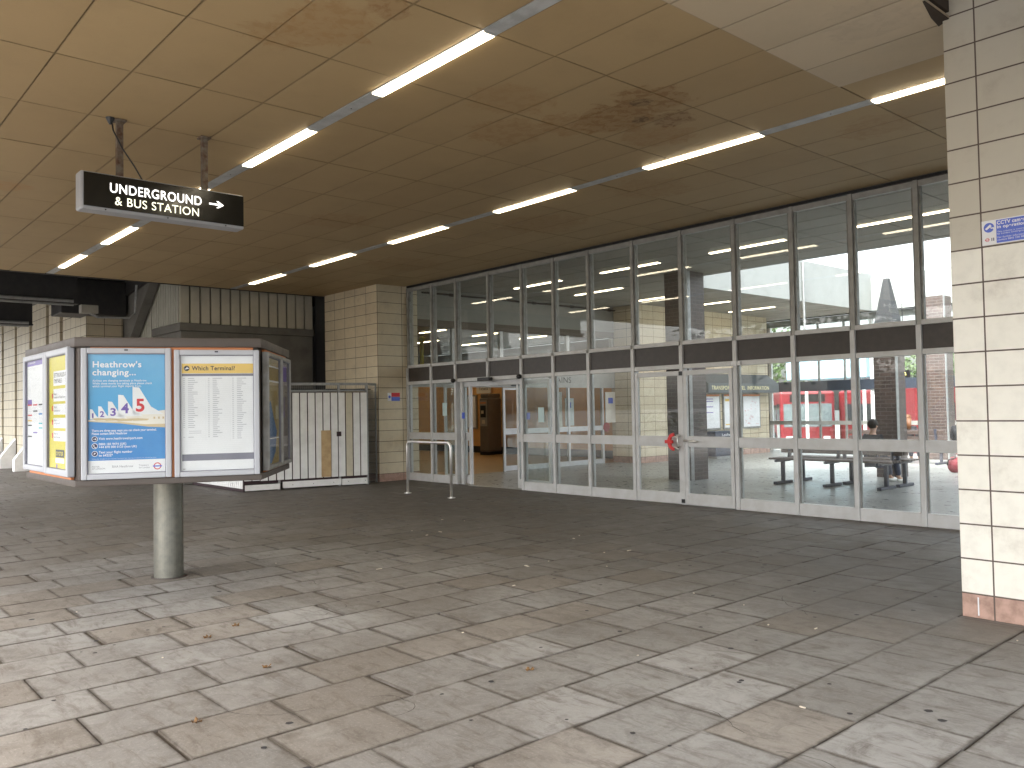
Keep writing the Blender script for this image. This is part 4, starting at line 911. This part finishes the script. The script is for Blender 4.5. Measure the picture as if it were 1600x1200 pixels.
# brick columns
def column(x, y, w, lab, top=ZC, cap=False):
    t = thing('brick_column', lab, 'column', (x, y, 0))
    zt = 3.0 if cap else top
    g = MB(); g.box(x-w/2, x+w/2, y-w/2, y+w/2, 0, zt)
    o = g.build('shaft', [M_dbrick, M_dbricky], t)
    for q in o.data.polygons:
        if abs(q.normal.x) > .5: q.material_index = 1
    g = MB(); g.box(x+w/2+.001, x+w/2+.012, y-w/2-.01, y-w/2+.09, 0, zt); g.build('corner_strip', M_galv, t)
    if cap:
        g = MB(); a, b = w*.44, w*.11; P = [(x+sx*a, y+sy*a, 3.0) for sx, sy in ((-1, -1), (1, -1), (1, 1), (-1, 1))]+[(x+sx*b, y+sy*b, 3.87) for sx, sy in ((-1, -1), (1, -1), (1, 1), (-1, 1))]
        g.add(P, [(0, 3, 2, 1), (4, 5, 6, 7), (0, 1, 5, 4), (1, 2, 6, 5), (2, 3, 7, 6), (3, 0, 4, 7)]); g.build('tapered_cap', mat('grey_cap', (.035, .038, .042), .6), t)
column(-10.15, 13.55, .55, 'dark brick column just behind the red locked door')
column(-7.35, 16.3, .42, 'dark brick column with tapered grey top beneath the roof light', cap=True)
column(-8.65, 21.95, .5, 'dark brick column nearest the right pillar, beyond the benches')

# benches
def make_bench():
    t = thing('bench', 'x', 'bench', (0, 0, 0))
    for x in (-.95, 0, .95):
        g = MB(); g.box(x-.03, x+.03, -.03, .03, .05, .42); g.box(x-.035, x+.035, -.28, .28, 0, .05); g.box(x-.03, x+.03, -.22, .24, .40, .44)
        g.prism([(x-.025, -.25, .42), (x-.025, -.19, .42), (x-.025, -.27, .82), (x-.025, -.33, .82)], (.05, 0, 0)); g.build('leg', M_bleg, t, bevel=.006)
    g = MB()
    for y in (-.17, -.06, .05, .16): g.box(-1.12, 1.12, y-.045, y+.045, .442, .475)
    g.build('seat', M_bench, t, bevel=.006)
    g = MB()
    for z, y in ((.60, -.255), (.74, -.285)): g.box(-1.12, 1.12, y-.005, y+.025, z-.05, z+.05)
    g.build('backrest', M_bench, t, bevel=.006); return t
b0 = make_bench(); b0.location = (-7.3, 14.55, 0); tag(b0, 'dark slatted bench with the man in black seated at its right end', 'bench', 'dark slatted benches in the waiting hall')
def bench(x, y, rz, lab): c = copy_tree(b0); c.location = (x, y, 0); c.rotation_euler[2] = rz; tag(c, lab, 'bench', 'dark slatted benches in the waiting hall')
bench(-7.3, 13.85, math.pi, 'empty dark slatted bench nearest the glazed front')
bench(-8.9, 20.15, 0, 'dark slatted bench farther back where the woman with auburn hair sits')
bench(-6.2, 20.15, 0, 'dark slatted bench behind the right pillar side of the hall')

# ------------------------------------------------------------------ people
def skin_mesh(name, J, E, m, parent, sub=2):
    me = bpy.data.meshes.new(name); me.from_pydata([Vector(j[0]) for j in J], E, [])
    o = bpy.data.objects.new(name, me); COL.objects.link(o); o.parent = parent; me.materials.append(m)
    sm = o.modifiers.new('skin', 'SKIN'); ly = me.skin_vertices[0].data if me.skin_vertices else None
    if ly is None:
        bm = bmesh.new(); bm.from_mesh(me); bm.verts.layers.skin.verify(); bm.to_mesh(me); bm.free(); ly = me.skin_vertices[0].data
    for i, j in enumerate(J):
        r = j[1]; ly[i].radius = (r, r) if not isinstance(r, tuple) else r; ly[i].use_root = (i == 0)
    sm.use_smooth_shade = True; s2 = o.modifiers.new('sub', 'SUBSURF'); s2.levels = s2.render_levels = sub
    return o
def person(x, y, rz, lab, seated, top, legs, hair, longhair=False, z=0, shoes=M_shoe):
    t = thing('person', lab, 'person', (x, y, z)); 
    if seated:
        hip, kn, an = .50, (.10, .46, .50), (.11, .55, .09)
        chest, neck, head = (0, -.03, .86), (0, -.02, 1.05), (0, 0, 1.17)
    else:
        hip, kn, an = .92, (.11, .03, .50), (.11, 0, .09)
        chest, neck, head = (0, 0, 1.28), (0, 0, 1.46), (0, .02, 1.60)
    P = [((0, 0, hip), .13), ((0, 0, hip+.18), .125), (chest, (.16, .11)), ((chest[0], chest[1], chest[2]+.14), .09), (neck, .055), ((head[0], head[1], head[2]-.04), .07), ((head[0], head[1], head[2]+.05), .085)]
    E_ = [(i, i+1) for i in range(6)]
    for s in (-1, 1):
        b = len(P); sh = (s*.19, chest[1], chest[2]+.10)
        el = (s*.24, chest[1]+.05, chest[2]-.17); wr = (s*.14, chest[1]+.27, chest[2]-.28) if seated else (s*.25, .10, chest[2]-.42)
        P += [(sh, .06), (el, .045), (wr, .032), ((wr[0]*.9, wr[1]+.09, wr[2]-.01), .035)]
        E_ += [(2, b), (b, b+1), (b+1, b+2), (b+2, b+3)]
        b = len(P); P += [((s*.10, .02, hip-.02), .09), ((s*kn[0], kn[1], kn[2]), .062), ((s*an[0], an[1], an[2]), .042), ((s*an[0], an[1]+.13, .035), .038)]
        E_ += [(0, b), (b, b+1), (b+1, b+2), (b+2, b+3)]
    skin_mesh('body', P, E_, M_skin, t)
    # clothing: torso and sleeves
    C_ = [((0, 0, hip), .15), ((0, 0, hip+.18), .145), (chest, (.185, .13)), ((chest[0], chest[1], chest[2]+.13), .10)]; E2 = [(0, 1), (1, 2), (2, 3)]
    for s in (-1, 1):
        b = len(C_); C_ += [((s*.19, chest[1], chest[2]+.10), .075), ((s*.24, chest[1]+.05, chest[2]-.17), .06), ((s*.15, chest[1]+.24, chest[2]-.27) if seated else (s*.25, .09, chest[2]-.40), .048)]
        E2 += [(2, b), (b, b+1), (b+1, b+2)]
    skin_mesh('jacket', C_, E2, top, t)
    T_ = [((0, 0, hip-.02), .14)]; E3 = []
    for s in (-1, 1):
        b = len(T_); T_ += [((s*.10, .02, hip-.03), .105), ((s*kn[0], kn[1], kn[2]), .078), ((s*an[0], an[1], an[2]+.03), .06)]; E3 += [(0, b), (b, b+1), (b+1, b+2)]
    skin_mesh('trousers', T_, E3, legs, t)
    hx, hy, hz = head
    g = MB(); g.v = []; g.ball((x+hx, y+hy-.015, z+hz+.055), .108, 14, 10, (.92, 1.02, 1.0))
    if longhair:
        for i in range(7): a = math.pi*(i/6); g.cyl((x+math.cos(a)*.07, y-.07-math.sin(a)*.02, z+hz+.05), (x+math.cos(a)*.10, y-.11-math.sin(a)*.03, z+hz-.26-.03*math.sin(a*3)), .045, .02, 8)
    g.build('hair', hair, t, smooth=True)
    g = MB(); g.ball((x+hx, y+hy+.105, z+hz+.0), .018, 8, 6); 
    for s in (-1, 1): g.ball((x+hx+s*.088, y+hy, z+hz+.005), .022, 8, 6, (.5, .8, 1.2))
    g.build('nose_and_ears', M_skin, t, smooth=True)
    g = MB()
    for s in (-1, 1): g.ball((x+hx+s*.033, y+hy+.088, z+hz+.03), .011, 8, 6)
    g.build('eyes', M_ink, t)
    for s in (-1, 1):
        g = MB(); g.ball((x+s*an[0], y+an[1]+.07, z+.045), .07, 10, 8, (.7, 1.8, .7)); g.build('shoe', shoes, t, smooth=True)
    t.rotation_euler[2] = rz
    if seated: t.scale = (.87, .87, .87)
    return t
person(-6.99, 14.79, rad(-18), 'person with short dark hair and black top seated on the near bench, back turned', True, M_jacket, M_jean, M_hair)
person(-8.75, 20.30, rad(6), 'person with long auburn hair and black coat seated farther back', True, M_jacket, M_jean, M_aub, True)
person(-13.2, 30.4, rad(10), 'standing person in a blue shirt outside beyond the seated auburn haired person', False, M_blucl, M_jean, M_hair, z=-.45)
person(-7.55, 20.3, rad(0), 'seated person in dark clothes on the bench beside the right pillar edge', True, M_jacket, M_jean, M_hair)
t = thing('rucksack', 'red rucksack lying on the hall floor beside the right pillar edge', 'bag', (-6.9, 19.5, 0)); g = MB(); g.ball((-6.85, 18.0, .15), .17, sc=(.8, .8, 1)); g.build('bag_body', mat('bag_red', (.22, .015, .03), .7), t, smooth=True)
g = MB(); g.tube([(-6.95, 17.9, .15), (-6.9, 17.82, .26), (-6.8, 17.95, .31)], .014, 8); g.build('strap', M_black, t)

# ------------------------------------------------------------------ far glazed screen of the hall
fs = thing('rear_glazed_screen', 'far glazed wall of the waiting hall with dark beam and white posts', 'glazed wall', (-8, 24, 0))
g = MB(); g.box(-14.7, 3.0, 23.93, 24.1, 1.84, 2.14); g.build('dark_beam', mat('navy_beam', (.035, .045, .065), .5), fs)
g = MB(); g.box(-14.7, 3.0, 23.97, 24.05, .80, .92); g.build('middle_rail', mat('grey_rail', (.3, .3, .28), .5), fs)
x = -14.65; i = 0
while x < 3: 
    g = MB(); g.box(x-(.05 if i % 4 == 0 else .022), x+(.05 if i % 4 == 0 else .022), 23.98, 24.06, 0, 3.9); g.build('post', M_white if i % 4 == 0 else M_alud, fs); x += .83; i += 1
g = MB(); g.box(-14.7, 3, 24.0, 24.008, .0, 3.9); g.build('glass', M_glass2, fs)
g = MB(); g.box(-14.7, 3.0, 23.95, 24.1, 3.9, ZC); g.build('head', M_wellw, fs)
t = thing('way_out_sign', 'black sign with yellow lettering reading Way out', 'sign', (-9.6, 23.0, 2.2))
O, e, n = (-10.25, 22.6), (1, 0), (0, -1)
g = MB(); g.fbox(O, e, n, -.05, .62, 0, .04, 2.10, 2.30); g.build('panel', M_black, t); text('Way out', O, e, n, .05, .52, 2.14, 2.26, mat('yellow_letters', (.9, .8, .2), .5, emit=.8), 'lettering', t, bold=.02, d=.043)
g = MB(); g.tube([(-9.8, 22.6, 2.3), (-9.8, 22.6, 4.08)], .012, 8); g.build('hanger', M_black, t)

# ------------------------------------------------------------------ bus station outside
def bus(x, y, rz, lab, L=9.0, Hh=2.95):
    t = thing('bus', lab, 'bus', (x, y, 0), 'red buses outside the waiting hall')
    def bx(a0, a1, b0, b1, c0, c1, nm, m, bev=0):
        g = MB(); g.box(x+a0, x+a1, y+b0, y+b1, c0, c1); return g.build(nm, m, t, bevel=bev)
    bx(-1.25, 1.25, -L/2, L/2, .30, Hh, 'body', M_busred, .12)
    for s in (-1, 1):
        for k in range(6):
            y0 = -L/2+1.5+k*1.2; bx(s*1.25-.012, s*1.25+.012, y0, y0+1.05, 1.35, 2.3, 'window', M_win)
        bx(s*1.25-.014, s*1.25+.014, -L/2+.25, -L/2+1.3, .4, 2.35, 'door', M_win)
        for yy in (-L/2+2.0, L/2-2.2):
            g = MB(); g.cyl((x+s*1.10, y+yy, .48), (x+s*1.27, y+yy, .48), .48, n=24); g.cyl((x+s*1.27, y+yy, .48), (x+s*1.285, y+yy, .48), .25, n=16); g.build('wheel', M_tyre, t)
    bx(-1.1, 1.1, -L/2-.012, -L/2+.02, 1.25, 2.35, 'windscreen', mat('pale_windscreen', (.16, .19, .20), .1)); bx(-.8, .8, -L/2-.012, -L/2+.02, 2.45, 2.8, 'destination_blind', M_black)
    for s in (-1, 1): bx(s*.85-.15, s*.85+.15, -L/2-.02, -L/2+.02, .62, .80, 'headlight', M_wp); 
    bx(-.3, .3, -L/2-.015, -L/2+.02, .45, .58, 'number_plate', M_yel)
    t.rotation_euler[2] = rz; t.location.z = -.9; return t
bus(-23.4, 40.5, rad(38), 'red single deck bus on the left, its pale windscreen towards the hall'); bus(-27.0, 38.0, rad(30), 'red bus parked half hidden at the left behind the first bus')
bus(-15.2, 38.5, rad(75), 'red bus seen between the two brick columns'); bus(-11.4, 34.5, rad(150), 'red bus at right beside the third brick column')
t = thing('bus_canopy', 'pale blue fascia of the bus station canopy outside', 'canopy', (-20, 33, 3.3))
g = MB(); g.box(-19.6, -16.0, 33.4, 36.0, 2.5, 3.4); g.build('fascia', M_pblue, t, bevel=.02)
for x in (-19, -16.4): g = MB(); g.cyl((x, 34, -.9), (x, 34, 2.5), .07); g.build('post', M_white, t)
t = thing('blue_disc_sign', 'round blue road sign on a pole in the bus station', 'road sign', (-14.9, 33, 0)); g = MB(); g.cyl((-14.9, 33, -.9), (-14.9, 33, 1.7), .035); g.build('pole', M_galv, t); g = MB(); g.cyl((-14.9, 32.95, 1.5), (-14.88, 32.9, 1.5), .2, n=28); g.build('disc', M_dblue, t)

def tree(x, y, h, r, seed, lab, nleaf=2600, z0=0):
    if y > 0: z0 = -1.2
    rr = random.Random(seed); t = thing('tree', lab, 'tree', (x, y, z0)); g = MB()
    g.cyl((x, y, z0), (x, y, z0+h*.5), .16*h/7, .10*h/7, 10)
    tips = []
    for i in range(9):
        a = rr.uniform(0, 6.28); el = rr.uniform(.3, 1.2); l = r*rr.uniform(.6, 1.0); b = Vector((x, y, z0+h*rr.uniform(.28, .5)))
        c = b+Vector((math.cos(a)*math.cos(el), math.sin(a)*math.cos(el), math.sin(el)))*l; g.cyl(b, c, .06*h/7, .02, 6); tips.append(c)
    g.build('trunk', M_bark, t)
    cl = [Vector((x+rr.uniform(-1, 1)*r*.8, y+rr.uniform(-1, 1)*r*.8, z0+h*rr.uniform(.42, .9))) for _ in range(26)]+tips
    g = MB()
    for _ in range(nleaf):
        c = rr.choice(cl); p_ = c+Vector((rr.gauss(0, 1), rr.gauss(0, 1), rr.gauss(0, .8)))*r*.20; s = rr.uniform(.06, .14)*r/2.4
        u = Vector((rr.gauss(0, 1), rr.gauss(0, 1), rr.gauss(0, 1))).normalized(); v = u.orthogonal().normalized()
        g.add([p_-u*s, p_+v*s*.6, p_+u*s, p_-v*s*.6], [(0, 1, 2, 3)])
    g.build('crown', M_leaf, t); return t
tree(-31, 47, 9, 3.4, 1, 'green tree beyond the buses at left of the pale blue canopy'); tree(-19.0, 50, 6.5, 3.2, 2, 'green tree beyond the buses between the brick columns'); tree(-12, 52, 7, 3.2, 3, 'green tree beyond the bus station at far right')
# things on the approach side, seen only as reflections in the glass
for i, (x, y, h, r, lab) in enumerate(((-20, -21, 8, 3.4, 'tree across the approach road, left one reflected in the glass'), (-13.5, -24, 9, 3.6, 'tree across the approach road, middle one reflected in the glass'), (-28, -24, 8, 3.5, 'tree across the approach road, far left one'))):
    tree(x, y, h, r, 20+i, lab, 2200)
t = thing('hedge', 'low green hedge across the approach road, reflected in the glass', 'hedge', (-20, -18, 0)); g = MB(); rr = random.Random(5)
for _ in range(5000):
    p_ = Vector((rr.uniform(-32, -8), rr.uniform(-18.6, -17.4), rr.uniform(0, 1.1))); s1 = .09; u = Vector((rr.gauss(0, 1), rr.gauss(0, 1), rr.gauss(0, 1))).normalized(); v = u.orthogonal().normalized(); g.add([p_-u*s1, p_+v*s1*.7, p_+u*s1, p_-v*s1*.7], [(0, 1, 2, 3)])
g.build('hedge_leaves', M_leaf, t)
t = thing('parked_car', 'white parked car on the approach road, reflected in the glass', 'car', (-15.5, -12, 0))
g = MB(); g.prism([(-17.6, -12.8, .35), (-17.6, -12.8, .85), (-16.9, -12.8, .95), (-16.3, -12.8, 1.4), (-14.9, -12.8, 1.42), (-14.2, -12.8, .98), (-13.4, -12.8, .85), (-13.35, -12.8, .35)], (0, 1.65, 0)); g.build('body', M_wp, t, bevel=.06)
g = MB(); g.prism([(-16.75, -11.14, .97), (-16.25, -11.14, 1.34), (-14.95, -11.14, 1.36), (-14.4, -11.14, .99)], (0, .01, 0)); g.build('window', M_win, t)
for x in (-16.8, -14.2):
    for y in (-12.78, -11.3): g = MB(); g.cyl((x, y, .32), (x, y+.16, .32), .32, n=20); g.build('wheel', M_tyre, t)

# ------------------------------------------------------------------ litter, leaves and gum on the slabs
G = lambda px, py: None
leafs = [(-5.31, 1.98), (-5.27, 1.78), (-4.35, 1.93), (-3.95, 1.30), (-2.95, 2.92), (-4.75, 2.75)]
M_lf = mat('dry_leaf', (.22, .12, .045), .7, c2=(.12, .06, .025), scale=30); 
LP = [(335, 961, 'brown curled leaf left of the post foot'), (309, 981, 'small brown leaf just below the curled one'), (368, 1049, 'yellowish leaf in the middle of the left paving'), (282, 1173, 'brown leaf near the bottom edge of the paving'), (781, 1026, 'orange leaf on the paving in front of the doors')]
GL = [(-5.573, 2.355), (-5.413, 2.098), (-4.54, 2.10), (-3.98, 1.49), (-3.45, 3.13)]
for (x, y), (_, _, lab) in zip(GL, LP):
    g = MB(); s = .022
    for q in range(5):
        a = q*1.25; g.add([(x, y, .006), (x+math.cos(a)*s, y+math.sin(a)*s, .004+R.uniform(0, .014)), (x+math.cos(a+.5)*s*1.3, y+math.sin(a+.5)*s*1.3, .012+R.uniform(0, .012)), (x+math.cos(a+1)*s, y+math.sin(a+1)*s, .004)], [(0, 1, 2, 3)])
    tag(g.build('dry_leaf', M_lf), lab, 'leaf', 'dry leaves on the paving')
g = MB()
for _ in range(150):
    x = R.uniform(-9.5, -1.0); y = R.uniform(.8, 8.5); r0 = R.uniform(.008, .02); nn = 9
    g.add([(x+math.cos(6.283*i/nn)*r0*R.uniform(.8, 1.2), y+math.sin(6.283*i/nn)*r0*R.uniform(.8, 1.2), .0032) for i in range(nn)], [tuple(range(nn))])
tag(g.build('chewing_gum_spots', mat('gum', (.055, .05, .05), .8)), 'dark flattened gum spots scattered over the slabs', 'gum', kind='stuff')
g = MB(); rc = random.Random(3)
for (x, y, a, l) in ((-2.6, 3.3, .4, .5), (-1.6, 3.0, 2.4, .45), (-3.4, 2.2, 1.2, .5), (-5.4, 2.9, 2.0, .4), (-4.1, 1.6, .2, .55), (-1.9, 4.7, 1.1, .5), (-6.8, 3.4, .8, .4), (-3.0, 5.3, 2.7, .6)):
    P = [Vector((x, y, .0034))]; aa = a
    for q in range(12): aa += rc.uniform(-.5, .5); P.append(P[-1]+Vector((math.cos(aa), math.sin(aa), 0))*l/12)
    for p, q in zip(P, P[1:]):
        d_ = (q-p).normalized(); nn = Vector((-d_.y, d_.x, 0))*rc.uniform(.0008, .0022); g.add([p-nn, q-nn, q+nn, p+nn], [(0, 1, 2, 3)])
tag(g.build('slab_cracks', mat('crack', (.06, .05, .04), .9)), 'fine dark cracks wandering across a few slabs', kind='structure')
g = MB()
for _ in range(34):
    x = R.uniform(-9.5, -1.0); y = R.uniform(1.0, 8.5)**.9; a = R.uniform(0, 3.14); l = R.choice((.008, .012, .03, .06)); w = R.uniform(.0025, .005)
    g.box(x-w, x+w, y-l/2, y+l/2, .002, .007) if R.random() < .5 else g.box(x-l/2, x+l/2, y-w, y+w, .002, .007)
tag(g.build('litter', mat('paper_scrap', (.7, .62, .5), .8)), 'tiny paper scraps and cigarette ends on the slabs', 'litter', kind='stuff')
for o in list(bpy.data.objects):
    if 'mm' in o.keys(): del o['mm']
